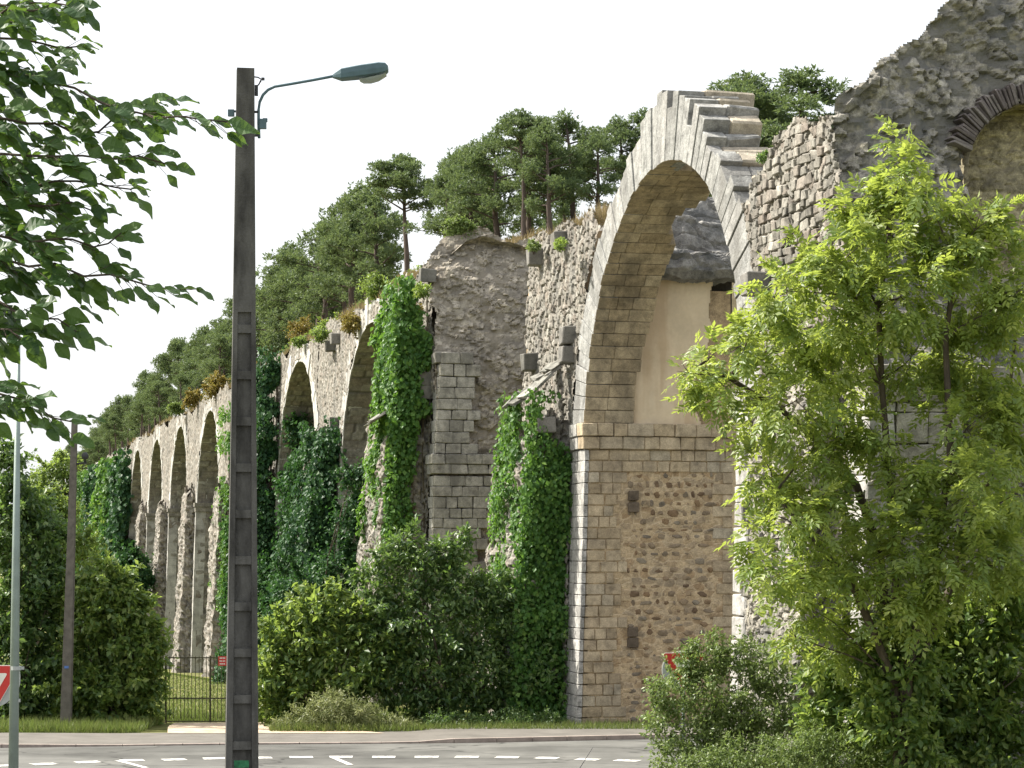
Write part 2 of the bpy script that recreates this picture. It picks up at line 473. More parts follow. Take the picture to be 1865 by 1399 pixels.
m2_ = nd(nt_, 'ShaderNodeMixRGB', blend_type='MULTIPLY', Fac=1.0); nt_.links.new(m1_.outputs[0], m2_.inputs['Color1']); nt_.links.new(rq_.outputs[0], m2_.inputs['Color2'])
nt_.links.new(m2_.outputs[0], bs_.inputs['Base Color'])
M['pave'] = plain('pavement_asphalt', (0.14, 0.13, 0.115), rough=0.95, var=0.18, scale=1.2, bump=0.3, spec=0.2)
M['kerb'] = plain('kerb_stone', (0.30, 0.25, 0.22), rough=0.9, var=0.25, scale=3)
m_, nt_, out_m = mat_base('road_paint')
geo_ = nd(nt_, 'ShaderNodeNewGeometry'); nz_ = nd(nt_, 'ShaderNodeTexNoise', Scale=7.0, Detail=6.0, Roughness=0.75); nt_.links.new(geo_.outputs['Position'], nz_.inputs['Vector'])
rp_ = ramp(nt_, [(0.20, 0.195, 0.18), (0.50, 0.49, 0.455), (0.62, 0.61, 0.575)], [0.40, 0.50, 0.62]); nt_.links.new(nz_.outputs['Fac'], rp_.inputs[0])
bs_ = nd(nt_, 'ShaderNodeBsdfPrincipled', Roughness=0.85); nt_.links.new(rp_.outputs[0], bs_.inputs['Base Color']); nt_.links.new(bs_.outputs[0], out_m.inputs[0])
M['paint'] = m_
M['dirt'] = plain('sandy_path', (0.42, 0.335, 0.25), rough=1.0, var=0.3, scale=2.5, bump=0.4, spec=0.1)
M['ground'] = plain('grassy_ground', (0.135, 0.145, 0.05), rough=1.0, var=0.5, scale=0.8, bump=0.4, spec=0.1, col2=(0.21, 0.18, 0.075))
M['hill'] = plain('hill_soil', (0.16, 0.135, 0.085), rough=1.0, var=0.45, scale=0.6, bump=0.5, spec=0.1, col2=(0.30, 0.24, 0.15))
M['bark'] = plain('bark', (0.085, 0.07, 0.055), rough=0.95, var=0.4, scale=8, bump=0.5, spec=0.1, streak=0.3)
M['pinebark'] = plain('pine_bark', (0.10, 0.08, 0.07), rough=0.95, var=0.4, scale=6, bump=0.5, spec=0.1, streak=0.3)
M['vine'] = plain('vine_stem', (0.10, 0.085, 0.06), rough=0.95, var=0.4, scale=9, spec=0.1)
# leaves
M['l_beech'] = leaf('beech_leaf', [(0.025, 0.065, 0.022), (0.045, 0.10, 0.028), (0.08, 0.145, 0.036)], (0.17, 0.28, 0.03), 0.36)
M['l_ash'] = leaf('ash_leaf', [(0.075, 0.138, 0.03), (0.155, 0.225, 0.048), (0.32, 0.37, 0.10)], (0.48, 0.57, 0.09), 0.48, spec=0.55)
M['l_priv'] = leaf('privet_leaf', [(0.07, 0.115, 0.03), (0.125, 0.18, 0.05), (0.22, 0.27, 0.09)], (0.26, 0.36, 0.08), 0.38, spec=0.5)
M['l_dark'] = leaf('dark_shrub_leaf', [(0.022, 0.06, 0.02), (0.065, 0.125, 0.034), (0.17, 0.24, 0.07)], (0.22, 0.36, 0.06), 0.38, spec=0.55)
M['l_mid'] = leaf('mid_shrub_leaf', [(0.045, 0.098, 0.026), (0.10, 0.17, 0.042), (0.24, 0.30, 0.08)], (0.36, 0.48, 0.08), 0.46, spec=0.5)
M['l_ivy'] = leaf('ivy_leaf', [(0.014, 0.05, 0.024), (0.03, 0.085, 0.03), (0.065, 0.135, 0.04)], (0.09, 0.22, 0.04), 0.25, rough=0.5, spec=0.25)
M['l_ivyb'] = leaf('bright_ivy_leaf', [(0.03, 0.088, 0.02), (0.07, 0.16, 0.032), (0.15, 0.255, 0.05)], (0.22, 0.42, 0.05), 0.36, rough=0.5, spec=0.3)
M['l_pine'] = leaf('pine_needle', [(0.06, 0.10, 0.055), (0.105, 0.155, 0.07), (0.185, 0.225, 0.09)], (0.18, 0.24, 0.07), 0.38, rough=0.5, spec=0.25)
M['l_pale'] = leaf('pale_weed_leaf', [(0.12, 0.15, 0.05), (0.20, 0.23, 0.09), (0.32, 0.33, 0.16)], (0.30, 0.34, 0.12), 0.35)
M['l_yel'] = leaf('yellow_scrub_leaf', [(0.12, 0.12, 0.03), (0.20, 0.165, 0.04), (0.28, 0.19, 0.05)], (0.32, 0.27, 0.06), 0.35)
M['l_grass'] = leaf('grass_blade', [(0.08, 0.12, 0.03), (0.135, 0.17, 0.045), (0.22, 0.22, 0.08)], (0.18, 0.26, 0.05), 0.35)
M['l_dry'] = leaf('dry_grass_blade', [(0.20, 0.15, 0.08), (0.28, 0.22, 0.12), (0.20, 0.18, 0.07)], (0.28, 0.22, 0.1), 0.35)

# ------------------------------------------------------------------ ground, roads, pavement
def axis(vals, step):
    out = []
    for a, b, st in vals:
        out += list(np.arange(a, b, st))
    out.append(vals[-1][1])
    return np.array(out)

xs = axis([(-1500, -300, 200), (-300, -60, 20), (-60, 60, 2.5), (60, 300, 20), (300, 1500, 200)], 1)
ys = axis([(-400, -20, 40), (-20, 50, 3.5), (50, 90, 1.0), (90, 260, 6), (260, 1000, 60), (1000, 3000, 500)], 1)
gx, gy = np.meshgrid(xs, ys, indexing='ij')
Ng = Noise2(5)
gzz = gz(gx, gy)
amp_far = np.clip((gy - 66) / 6, 0, 1) + np.clip((50 - gy) / 10, 0, 1)
gzz = gzz + 0.10 * Ng.fbm(gx / 3.0 + 30, gy / 3.0 + 30, 3) * np.clip(amp_far, 0, 1) - 0.05
gme = mesh('ground', np.stack([gx, gy, gzz], -1).reshape(-1, 3), grid_faces(len(xs), len(ys))[:, ::1], smooth=True)
g_o = ob('ground', gme, M['ground'], kind='structure')

kerb_pts = [(-70, 50), (-30, 57.2), (-12.9, 59.7), (-7.5, 60.6), (-1.5, 61.2), (2.5, 62.2), (8, 63.6), (14, 65.2), (45, 73.5)]

def resample(pts, step):
    pts = [Vector((p[0], p[1], 0)) for p in pts]
    out = []
    for i in range(len(pts) - 1):
        p0 = pts[max(i - 1, 0)]; p1 = pts[i]; p2 = pts[i + 1]; p3 = pts[min(i + 2, len(pts) - 1)]
        n = max(1, int((p2 - p1).length / step))
        for j in range(n):
            t = j / n
            out.append(0.5 * ((2 * p1) + (p2 - p0) * t + (2 * p0 - 5 * p1 + 4 * p2 - p3) * t * t + (3 * p1 - p0 - 3 * p2 + p3) * t ** 3))
    out.append(pts[-1])
    return out

KC = resample(kerb_pts, 1.0)

def strip(curve, offs, zs):
    """offs: list of offsets (positive = away from camera), zs heights"""
    V = []; n = len(curve)
    for i, p in enumerate(curve):
        d = (curve[min(i + 1, n - 1)] - curve[max(i - 1, 0)]).normalized()
        nn = Vector((-d.y, d.x, 0))
        for o_, z_ in zip(offs, zs):
            q = p + nn * o_
            V.append((q.x, q.y, z_))
    return np.array(V), grid_faces(n, len(offs))

V, Fc = strip(KC, [-8.2, -4, -0.02], [0.012, 0.014, 0.012])
ob('road', mesh('road', V, Fc), M['asphalt'], kind='structure')
yy = np.array([-30, -10, 5, 20, 35, 50, 54, 56.0])
side = []
for y_ in yy:
    side += [(-9.5, y_, float(gz(0, y_)) + 0.006), (3.6, y_, float(gz(0, y_)) + 0.006)]
ob('side_road', mesh('side_road', np.array(side), grid_faces(len(yy), 2)), M['asphalt'], kind='structure')
# pavement with a real kerb step; the kerb drops where the path to the gate meets the road
V = []; n = len(KC)
def kerb_h(x):
    return 0.05 + 0.08 * float(np.clip((x + 2.6) / 1.2, 0, 1)) + 0.05 * float(np.clip((-10.5 - x) / 1.5, 0, 1))
for i, p in enumerate(KC):
    d = (KC[min(i + 1, n - 1)] - KC[max(i - 1, 0)]).normalized(); nn = Vector((-d.y, d.x, 0))
    h = kerb_h(p.x)
    for o_, z_ in ((0.17, h - 0.004), (1.8, h + 0.01), (3.75, h + 0.015), (3.78, -0.1)):
        q = p + nn * o_
        V.append((q.x, q.y, z_))
ob('pavement', mesh('pavement', np.array(V), grid_faces(n, 4)), M['pave'], kind='structure')
kt = thing('kerb', 'long pale stone kerb edging the far pavement', 'kerb', (0, 60, 0))
seg = [i for i in range(len(KC) - 1) if -24 < KC[i].x < 12]
for i in seg:
    p, q = KC[i], KC[i + 1]
    d = (q - p); l = d.length; d.normalize(); nn = Vector((-d.y, d.x, 0))
    a = p + d * 0.008; b = q - d * 0.008
    h0, h1 = kerb_h(p.x), kerb_h(q.x)
    P = [a, b, b + nn * 0.16, a + nn * 0.16]
    mb = MB(); mb.box8(np.array([(v.x, v.y, -0.05) for v in P] + [(a.x, a.y, h0), (b.x, b.y, h1), ((b + nn * .16).x, (b + nn * .16).y, h1), ((a + nn * .16).x, (a + nn * .16).y, h0)]))
    ob('kerb_stone', mb.mesh('kerb_stone'), M['kerb'], kt)
# painted markings, each one a sheet on the asphalt
dash_px = [(8, 1395.8), (80, 1393), (160, 1389.4), (240, 1386.4), (318, 1385), (391, 1382.7), (474, 1381.6), (548, 1380.5), (622, 1379.9), (700, 1380), (777, 1379.9), (850, 1380), (924, 1380.8), (996, 1382), (1070, 1384.6), (1142, 1386.8)]
dp = [GP(x, y) for x, y in dash_px]
for i, p in enumerate(dp):
    a = dp[max(i - 1, 0)]; b = dp[min(i + 1, len(dp) - 1)]
    d = Vector((b.x - a.x, b.y - a.y, 0)).normalized(); nn = Vector((-d.y, d.x, 0))
    r = random.Random(i)
    e = [r.uniform(-0.02, 0.02) for _ in range(8)]
    L_ = 0.285; W_ = 0.25
    c = Vector((p.x, p.y, 0.022))
    Q = [c - d * (L_ + e[0]) - nn * (W_ + e[1]), c + d * (L_ + e[2]) - nn * (W_ + e[3]), c + d * (L_ + e[4]) + nn * (W_ + e[5]), c - d * (L_ + e[6]) + nn * (W_ + e[7])]
    ob('painted_dash', mesh('painted_dash', np.array([tuple(q) for q in Q]), [(0, 1, 2, 3)]), M['paint'], kind='structure')
for a_, b_ in (((213, 1386.5), (262, 1399)), ((605, 1380.5), (648, 1399))):
    p, q = GP(*a_), GP(*b_)
    d = Vector((q.x - p.x, q.y - p.y, 0)); d = d.normalized(); q = Vector((p.x, p.y, 0)) + d * 2.2; p = Vector((p.x, p.y, 0))
    nn = Vector((-d.y, d.x, 0)) * 0.075
    ob('painted_line', mesh('painted_line', np.array([tuple(v + Vector((0, 0, 0.024))) for v in (p - nn, q - nn, q + nn, p + nn)]), [(0, 1, 2, 3)]), M['paint'], kind='structure')
# sandy path up to the gate
path = [(305, 1337), (700, 1337), (640, 1331), (480, 1326), (480, 1316), (318, 1317), (306, 1326)]
pv = np.array([tuple(GP(x, y, 0.05)) for x, y in path]); pv[:, 2] = [0.075, 0.075, 0.09, 0.095, 0.06, 0.06, 0.09]
ob('path', mesh('path', pv, [tuple(range(len(pv)))]), M['dirt'], kind='structure')

# ------------------------------------------------------------------ hill behind and on top of the far arches
Nh = Noise2(11)
def sstep(a, b, x):
    t_ = np.clip((x - a) / (b - a), 0, 1)
    return t_ * t_ * (3 - 2 * t_)
def hz(s, t):
    s = np.asarray(s, float); t = np.asarray(t, float)
    top = 15.7 + 2.3 * sstep(0.8, 6.5, t) + 0.5 * Nh.fbm(s / 6 + 20, t / 5 + 20, 4)
    top = top - 22 * sstep(22, 60, t)
    ramp_ = sstep(6, 27, s)
    base = -1.0 - 4.0 * sstep(60, 200, s)
    return base + (top - base) * ramp_
ss_ = axis([(2, 60, 0.8), (60, 140, 2), (140, 420, 6)], 1)
tt_ = axis([(0.55, 10, 0.7), (10, 30, 2.0), (30, 70, 5.0)], 1)
sg, tg = np.meshgrid(ss_, tt_, indexing='ij')
hv = ST(sg, tg, hz(sg, tg))
keep = ~((tg < 4.7) & (sg < 22.5))
keep = keep[:-1, :-1] & keep[1:, :-1] & keep[:-1, 1:] & keep[1:, 1:]
Vh, Fh, _ = compact(hv.reshape(-1, 3), grid_faces(len(ss_), len(tt_), keep), {})
ob('hill', mesh('hill', Vh, Fh, smooth=True), M['hill'], kind='structure')

# ------------------------------------------------------------------ aqueduct
BAY = 21.0; OPEN = 13.2; PIER = BAY - OPEN; TH = 4.6; BAT = 0.03
ZI0, ZI1 = 7.85, 8.58           # impost band
RA, RB = OPEN / 2, 6.2          # arch half span, rise
n_fac = np.array([-EV[0], -EV[1], BAT]); n_rev = np.array([-DV[0], -DV[1], 0.0])
aq = thing('aqueduct', 'ruined stone aqueduct of tall arches running away to the left beside the road', 'aqueduct', tuple(ST(0, 0, 0)))

def fac_pos(u, v):              # facade: u = s, v = z
    return ST(u, BAT * v, v)
def fac_n(u, v):
    return np.broadcast_to(n_fac, u.shape + (3,))
def rev_pos_at(s0):
    def f(u, v):                # reveal: u = t, v = z
        return ST(s0, u, v)
    return f
def rev_n(u, v):
    return np.broadcast_to(n_rev, u.shape + (3,))

def arch_r(s, z, s_far):
    """>1 outside the intrados of the arch whose far springing is at s_far"""
    return np.hypot((s - (s_far - RA)) / RA, np.maximum(z - ZI1, 0) / RB)

def voussoir_ring(s_far, nv, lfun, dfun, seed, gap=0.004):
    """list of (8,3) wedge blocks for one arch: front face in the facade plane"""
    r = random.Random(seed)
    out = []
    for i in range(nv):
        a0 = math.pi * i / nv + gap / 6; a1 = math.pi * (i + 1) / nv - gap / 6
        am = (a0 + a1) / 2
        Ln = lfun(am, i, r); dp_ = dfun(am, i, r)
        pr = r.uniform(0.0, 0.06); inn = r.uniform(-0.012, 0.012)
        pts = []
        for a, ext in ((a0, 0), (a1, 0), (a1, 1), (a0, 1)):
            rr = inn + ext * Ln
            s = s_far - RA + (RA + rr) * math.cos(a); z = ZI1 + (RB + rr) * math.sin(a)
            pts.append((s, z))
        s4 = np.array([p[0] for p in pts]); z4 = np.array([p[1] for p in pts])
        out.append((am, np.concatenate([ST(s4, BAT * z4 - pr - 0.02, z4), ST(s4, BAT * z4 + dp_, z4)]), dp_, Ln))
    return out

QUADS = [(0, 3, 2, 1), (4, 5, 6, 7), (0, 1, 5, 4), (1, 2, 6, 5), (2, 3, 7, 6), (3, 0, 4, 7)]

# shared chunky block shapes (unit size), bevelled and slightly uneven
def block_mesh(seed, jit=0.03, bev=0.05):
    import bmesh
    r = random.Random(seed)
    bm = bmesh.new()
    bmesh.ops.create_cube(bm, size=1.0)
    for v in bm.verts:
        v.co += Vector([r.uniform(-jit, jit) for _ in range(3)])
    bmesh.ops.bevel(bm, geom=list(bm.edges), offset=bev, segments=1, affect='EDGES', profile=0.5)
    me = bpy.data.meshes.new('block')
    bm.to_mesh(me); bm.free()
    return me
def chunk_mesh(seed):
    """irregular rubble stone, flat-ish face toward -Y, unit size"""
    r = random.Random(seed)
    n = r.choice((6, 7, 8))
    ang = sorted([2 * math.pi * (i + r.uniform(-0.3, 0.3)) / n for i in range(n)])
    V = []
    for dep, sc in ((0.5, 0.98), (-0.28, 1.0), (-0.5, 0.74)):
        for a in ang:
            k = r.uniform(0.93, 1.07) if dep < 0 else 1.0
            c, s_ = math.cos(a), math.sin(a)
            q = 0.5 / max(abs(c), abs(s_)) * 0.55 + 0.5 * 0.45
            V.append((c * q * sc * k, dep + (r.uniform(-0.08, 0.08) if dep == -0.5 else 0), s_ * q * sc * k))
    V.append((r.uniform(-0.1, 0.1), -0.58, r.uniform(-0.1, 0.1)))
    Fc = []
    for l in (0, 1):
        for i in range(n):
            j = (i + 1) % n
            Fc.append((l * n + i, (l + 1) * n + i, (l + 1) * n + j, l * n + j))
    for i in range(n):
        Fc.append((2 * n + i, 3 * n, 2 * n + (i + 1) % n))
    return mesh('rubble_stone', np.array(V), Fc)

def shared(fn, n, mat, **k):
    res = []
    for i in range(n):
        me = fn(i * 13 + 1, **k); me.materials.append(mat); res.append(me)
    return res
M['ashgrey'] = stone('grey_ashlar', [(0.20, 0.19, 0.165), (0.27, 0.258, 0.225), (0.31, 0.295, 0.26), (0.235, 0.22, 0.19)], src='obj', stain=0.55, stain_col=(0.11, 0.105, 0.095), speck=0.3)
BLK = {'ashgrey': shared(block_mesh, 8, M['ashgrey'], jit=0.04), 'ashlar': shared(block_mesh, 8, M['ashlar']), 'grey': shared(block_mesh, 8, M['grey']), 'bond': shared(block_mesh, 5, M['bond'], jit=0.06), 'slab': shared(block_mesh, 5, M['vous0'], jit=0.12), 'putlog': shared(block_mesh, 3, M['putlog'], jit=0.05),
       'brownrub': shared(chunk_mesh, 12, M['brownrub']), 'rubobj': shared(block_mesh, 12, M['rubobj'], jit=0.13, bev=0.09)}
ROT_AQ = math.atan2(EV[1], EV[0])     # local x -> t, local y -> s (away)
INV_AQ = Matrix.Translation(aq.location).inverted()

def put(kind, name, s, t, z, ds, dt, dz, parent, r, tilt=0.0):
    """a stone of size dt x ds x dz (local x=t, y=s, z) centred at s,t,z"""
    o = bpy.data.objects.new(name, r.choice(BLK[kind]))
    COL.objects.link(o)
    o.parent = parent
    o.location = ST(s, t, z)
    o.rotation_euler = (r.uniform(-tilt, tilt), r.uniform(-tilt, tilt), ROT_AQ + r.uniform(-tilt, tilt) * 0.4)
    o.scale = (dt, ds, dz)
    return o

def part(name, arrays, mat, parent=None, kind=None, smooth=False):
    V, Fc, A = arrays
    o = bpy.data.objects.new(name, mesh(name, V, Fc, A, smooth))
    o.data.materials.append(mat)
    COL.objects.link(o)
    o.parent = parent or aq
    if o.parent is aq:
        o.matrix_parent_inverse = INV_AQ
    if kind:
        o['kind'] = kind
    return o

def frustum(s0, s1, z0, z1, t1=TH, inset=0.12):
    return np.concatenate([ST([s0, s1, s1, s0], [inset + BAT * z0, inset + BAT * z0, t1, t1], z0), ST([s0, s1, s1, s0], [inset + BAT * z1, inset + BAT * z1, t1, t1], z1)])

# ---- generic intact bay (piers further along), local to bay k at s = 0
def bay_arrays(seed, res, zlow=-6.5, ztop=15.7):
    N = Noise2(seed)
    def top(s):
        return ztop + 0.9 * N.fbm(s / 2.5 + 9, s * 0 + 3, 4)
    def mask(u, v):
        opening = (u < 0) & (arch_r(u, v, 0) < 1.0 + 0.02) & (u > -OPEN)
        below = (u < 0) & (v < ZI1)
        return ~(opening | below) & (v < top(u))
    parts = [relief_arrays(fac_pos, fac_n, -OPEN, PIER, zlow, ztop + 1, res, 'rubble', (0.28, 0.2), 0.06, (0.10, 2.0), seed, mask)]
    # reveal facing the near side, running bond
    parts.append(relief_arrays(rev_pos_at(0.0), rev_n, BAT * 4, TH, zlow, ZI1, max(res, 0.07), 'brick', (0.6, 0.36), 0.03, (0.02, 0.5), seed + 1))
    # barrel vault
    def vpos(u, v):
        a = v / (RA) ; return ST(-RA + RA * np.cos(a), u + BAT * (ZI1 + RB * np.sin(a)), ZI1 + RB * np.sin(a))
    def vn(u, v):
        a = v / RA
        return np.stack([-np.cos(a) * DV[0], -np.cos(a) * DV[1], -np.sin(a)], -1)
    parts.append(relief_arrays(vpos, vn, 0.0, TH, 0, math.pi * RA, 0.12, 'brick', (0.7, 0.42), 0.03, (0.02, 0.5), seed + 2))
    boxes = [frustum(0.06, PIER, zlow, ZI1), frustum(0.06, PIER, ZI1, ztop - 0.3)]
    # impost
    boxes += [stb(-0.14, 0.5, -0.16 + BAT * 8, TH, ZI0 + 0.1, ZI1 - 0.28), stb(-0.22, 0.5, -0.24 + BAT * 8, TH, ZI1 - 0.275, ZI1)]
    parts.append(boxes_arrays(boxes, 0.3))
    # quoins in two columns and the ring
    r = random.Random(seed)
    q = []
    z = zlow
    while z < ZI0:
        h = 0.62 * r.uniform(0.85, 1.15)
        d = r.choice((0.32, 0.5))
        q.append(stb(-0.035, d, -0.11 - r.uniform(0, 0.02), 0.6, z + 0.004, min(z + h, ZI0 + 0.08) - 0.004, BAT)); z += h
    ring = voussoir_ring(0, 34, lambda a, i, r: 0.95 + r.uniform(-0.15, 0.3), lambda a, i, r: 0.7, seed)
    return join_arrays(parts), boxes_arrays(q + [b[1] for b in ring])

BAYS = {}
def add_bay(k, variant):
    if variant not in BAYS:
        a, b = bay_arrays(*variant)
        m1 = mesh('arch', *a); m1.materials.append(M['rubble'])
        m2 = mesh('arch_edging', *b); m2.materials.append(M['grey_attr'])
        BAYS[variant] = (m1, m2)
    off = ST(BAY * k, 0, 0) - ST(0, 0, 0)
    m1, m2 = BAYS[variant]
    o = bpy.data.objects.new('arch', m1); COL.objects.link(o); o.parent = aq; o.matrix_parent_inverse = INV_AQ; o.location = off
    e = bpy.data.objects.new('stone_edging', m2); COL.objects.link(e); e.parent = o; e['kind'] = 'stuff'
    return o
M['grey_attr'] = stone('pale_edging_stone', [(0.36, 0.35, 0.33), (0.46, 0.45, 0.42), (0.40, 0.39, 0.37), (0.50, 0.49, 0.46)], stain=0.4, stain_col=(0.14, 0.14, 0.135), nscale=2.0)
bay_obj = {}
for k in range(2, 16):
    if k in (2, 3):
        var = (31 + k, 0.085)
    else:
        var = (41 + k % 3, 0.16)
    bay_obj[k] = add_bay(k, var)

# ---- buttress stumps: broken rubble piers standing against the wall
def buttress(k, s0, s1, out0, out1, ztop, seed, res, zlow=-5.0, lean=0.0):
    b = BAY * k
    N = Noise2(seed)
    per_near = out0 + 0.4
    W = s1 - s0
    total = per_near * 2 + W
    def pos(u, v):
        f = np.clip((v - zlow) / (ztop - zlow), 0, 1)
        out = out0 + (out1 - out0) * f
        fr = np.clip(u / per_near, 0, 1); ff = np.clip((u - per_near) / W, 0, 1); fl = np.clip((u - per_near - W) / per_near, 0, 1)
        t = 0.4 - (out + 0.4) * fr + (out + 0.4) * fl
        s = b + s0 + W * ff
        return ST(s, t + BAT * v, v)
    def nrm(u, v):
        a = np.clip((u - per_near + 0.4) / 0.8, 0, 1); c = np.clip((u - per_near - W + 0.4) / 0.8, 0, 1)
        nn = (1 - a)[..., None] * n_rev + (a * (1 - c))[..., None] * np.array([-EV[0], -EV[1], 0]) + c[..., None] * -n_rev
        return nn / np.linalg.norm(nn, axis=-1, keepdims=True)
    def ext(u, v):
        return -0.55 * np.clip((v - ztop + 1.6) / 1.6, 0, 1) * (0.5 + N.fbm(u / 0.8, v / 0.6 + 3, 3))
    def mask(u, v):
        return v < ztop - 0.25 + 1.1 * N.fbm(u / 0.7 + 5, v * 0 + 2, 3)
    arr = relief_arrays(pos, nrm, 0, total, zlow, ztop + 0.5, res, 'rubble', (0.30, 0.2), 0.13, (0.24, 0.8), seed, mask, ext)
    core = boxes_arrays([np.concatenate([ST([b + s0 + .15, b + s1 - .15, b + s1 - .15, b + s0 + .15], [-out0 + .2 + BAT * zlow, -out0 + .2 + BAT * zlow, .3, .3], zlow),
                                         ST([b + s0 + .3, b + s1 - .3, b + s1 - .3, b + s0 + .3], [-out1 + .45 + BAT * ztop, -out1 + .45 + BAT * ztop, .6, .6], ztop - 0.5)])], 0.4)
    return join_arrays([arr, core])

# ---- pier 0: the tall pier beside the road, near face with cut-stone edges and rubble infill
N0 = Noise2(77)
pier0 = part('pier', join_arrays([
    boxes_arrays([frustum(0.16, PIER, -3, ZI1), frustum(0.30, PIER, ZI1, 12.4), frustum(1.6, PIER, 12.4, 14.2)], 0.3),
    relief_arrays(rev_pos_at(0.035), rev_n, 0.3, TH - 0.05, -0.6, ZI0, 0.035, 'rubble', (0.30, 0.17), 0.022, (0.016, 0.4), 701)]), M['infill'])
pier0['label'] = 'tall shaded pier beside the road with cut-stone edges and rubble infill'
r = random.Random(3)
NC = 25
ch = (ZI0 - 0.02) / NC
for c in range(NC):
    z = (c + 0.5) * ch + 0.01
    full = c >= NC - 2
    t = BAT * z + 0.10
    ends = TH - 0.02
    lim = ends if full else (1.15 + r.choice((-0.1, 0.0, 0.12, 0.3)))
    first = True
    while t < lim - 0.14:
        w = min(r.uniform(0.30, 0.62), ends - t)
        if lim - (t + w) < 0.2:
            w = lim - t
        dep = r.choice((0.55, 0.9)) if first else 0.3
        put('ashlar', 'ashlar_block', dep / 2 - 0.02 + r.uniform(-0.012, 0.012), t + w / 2, z, dep, w - 0.024, ch - 0.026, pier0, r, 0.003)
        if first:   # the lit return on the front side
            q = r.choice((0.75, 1.15))
            put('grey', 'quoin', q / 2 - 0.03, BAT * z + 0.04, z, q, 0.13, ch - 0.015, pier0, r, 0.003)
            put('grey', 'quoin', q + 0.3, BAT * z + 0.055, z, 0.55, 0.16, ch - 0.015, pier0, r, 0.003)
        first = False
        t += w
    if not full:
        t0 = ends - r.choice((0.32, 0.5, 0.62))
        put('ashlar', 'ashlar_block', 0.13, (t0 + ends) / 2, z, 0.3, ends - t0 - 0.02, ch - 0.026, pier0, r, 0.003)
# rubble infill stones set in the mortar
z = 0.12; ninf = 0
while z < ZI0 - 2 * ch - 0.12:
    hrow = r.uniform(0.13, 0.27)
    t = 1.42 + r.uniform(0, 0.25)
    while t < 3.9:
        w = r.choice((r.uniform(0.1, 0.26), r.uniform(0.2, 0.48)))
        if r.random() < 0.85 and ninf < 299:
            ninf += 1
            h = hrow * r.uniform(0.5, 0.98)
            put('brownrub', 'rubble_stone', 0.072 + r.uniform(-0.012, 0.02), t + w / 2, z + hrow / 2 + r.uniform(-0.02, 0.02), 0.14, w * 0.88, h * 0.92, pier0, r, 0.14)
        t += w + r.uniform(0.03, 0.09)
    z += hrow + 0.02
# impost: two courses, the upper one further out
for (z0, z1, pr) in ((ZI0, ZI0 + 0.36, 0.10), (ZI0 + 0.36, ZI1, 0.15)):
    t = BAT * 8 - pr
    while t < TH - 0.1:
        w = min(r.uniform(0.4, 0.75), TH - t)
        first = t < 0.3
        put('ashlar', 'impost_block', -pr + 0.3, t + w / 2, (z0 + z1) / 2, 0.6, w - 0.015, z1 - z0 - 0.012, pier0, r, 0.003)
        t += w
    for q in range(2):
        put('grey', 'impost_block', 0.61 - pr + 0.42 * q + 0.2, BAT * 8 - pr + 0.25, (z0 + z1) / 2, 0.41, 0.5, z1 - z0 - 0.014, pier0, r, 0.003)
# dark square put-log stones that stick out of the near face
for t_, z_ in ((1.62, 6.55), (1.62, 6.22), (1.60, 2.72), (1.60, 2.42)):
    put('putlog', 'bond_stone', 0.05, t_, z_, 0.3, 0.29, 0.27, pier0, r, 0.02)
# broad rubble face of pier 0 in the sun
def mask0(u, v):
    ring = np.hypot((u + RA) / (RA + 1.2), np.maximum(v - ZI1, 0) / (RB + 1.2)) < 1
    low = (v < ZI1) & (u < 1.25)
    top = v < 14.5 + 0.5 * N0.fbm(u / 1.2, u * 0, 4) - 0.35 * np.clip(-u, 0, 3) 
    far = u < 7.5 + 0.7 * N0.fbm(v / 0.9 + 8, v * 0, 4) - 0.1 * np.clip(v - 8, 0, 9)
    return (~ring) & (~low) & top & far & (u > -4)
part('rubble_facing', relief_arrays(fac_pos, fac_n, -4.2, 8.2, -0.6, 15.2, 0.05, 'rubble', (0.27, 0.2), 0.085, (0.12, 2.2), 702, mask0), M['rubble'], pier0, kind='stuff')
# plastered infill of the broken vault, with its dark return
def wavy(u, v):
    return 0.06 * N0.fbm(u / 0.9, v / 1.4, 4)
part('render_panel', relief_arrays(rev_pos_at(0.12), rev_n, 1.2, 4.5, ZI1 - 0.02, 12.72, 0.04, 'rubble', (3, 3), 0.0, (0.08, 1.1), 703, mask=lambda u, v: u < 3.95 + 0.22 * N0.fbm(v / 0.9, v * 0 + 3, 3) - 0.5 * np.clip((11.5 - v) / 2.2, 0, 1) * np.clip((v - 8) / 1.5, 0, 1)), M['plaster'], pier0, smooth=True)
part('dark_panel', relief_arrays(rev_pos_at(0.55), rev_n, 3.6, TH + 0.1, ZI1 - 0.02, 12.72, 0.08, 'rubble', (0.8, 0.8), 0.03, (0.15, 0.8), 704), M['darkplaster'], pier0, smooth=True)
# eroded vault haunch above the plaster: ledges that climb away
prof = np.array([(0.6, 12.55), (-0.25, 12.62), (-0.42, 12.85), (-0.30, 13.3), (0.35, 13.5), (0.75, 13.62), (0.85, 14.2), (1.0, 14.55), (1.9, 14.7), (2.2, 15.3), (2.8, 15.6), (3.6, 15.3), (4.6, 14.7), (6.0, 14.4), (7.6, 14.0), (7.8, 12.0)])
cum = np.concatenate([[0], np.cumsum(np.hypot(*np.diff(prof, axis=0).T))])
def rk_pos(u, v):
    vv = v + 0.35 * N0.fbm(u / 1.6 + 3, v / 3.0, 3) * (v > 0.8)
    s = np.interp(vv, cum, prof[:, 0]); z = np.interp(vv, cum, prof[:, 1])
    return ST(s, u, z - 0.12 * np.abs(u - 2.8) * (v > 2) - 0.9 * np.clip(2.3 - u, 0, 1.3) * np.clip((v - 2.2) / 1.5, 0, 1))
def rk_n(u, v):
    return np.broadcast_to(np.array([-DV[0] * 0.7, -DV[1] * 0.7, 0.7]), u.shape + (3,))
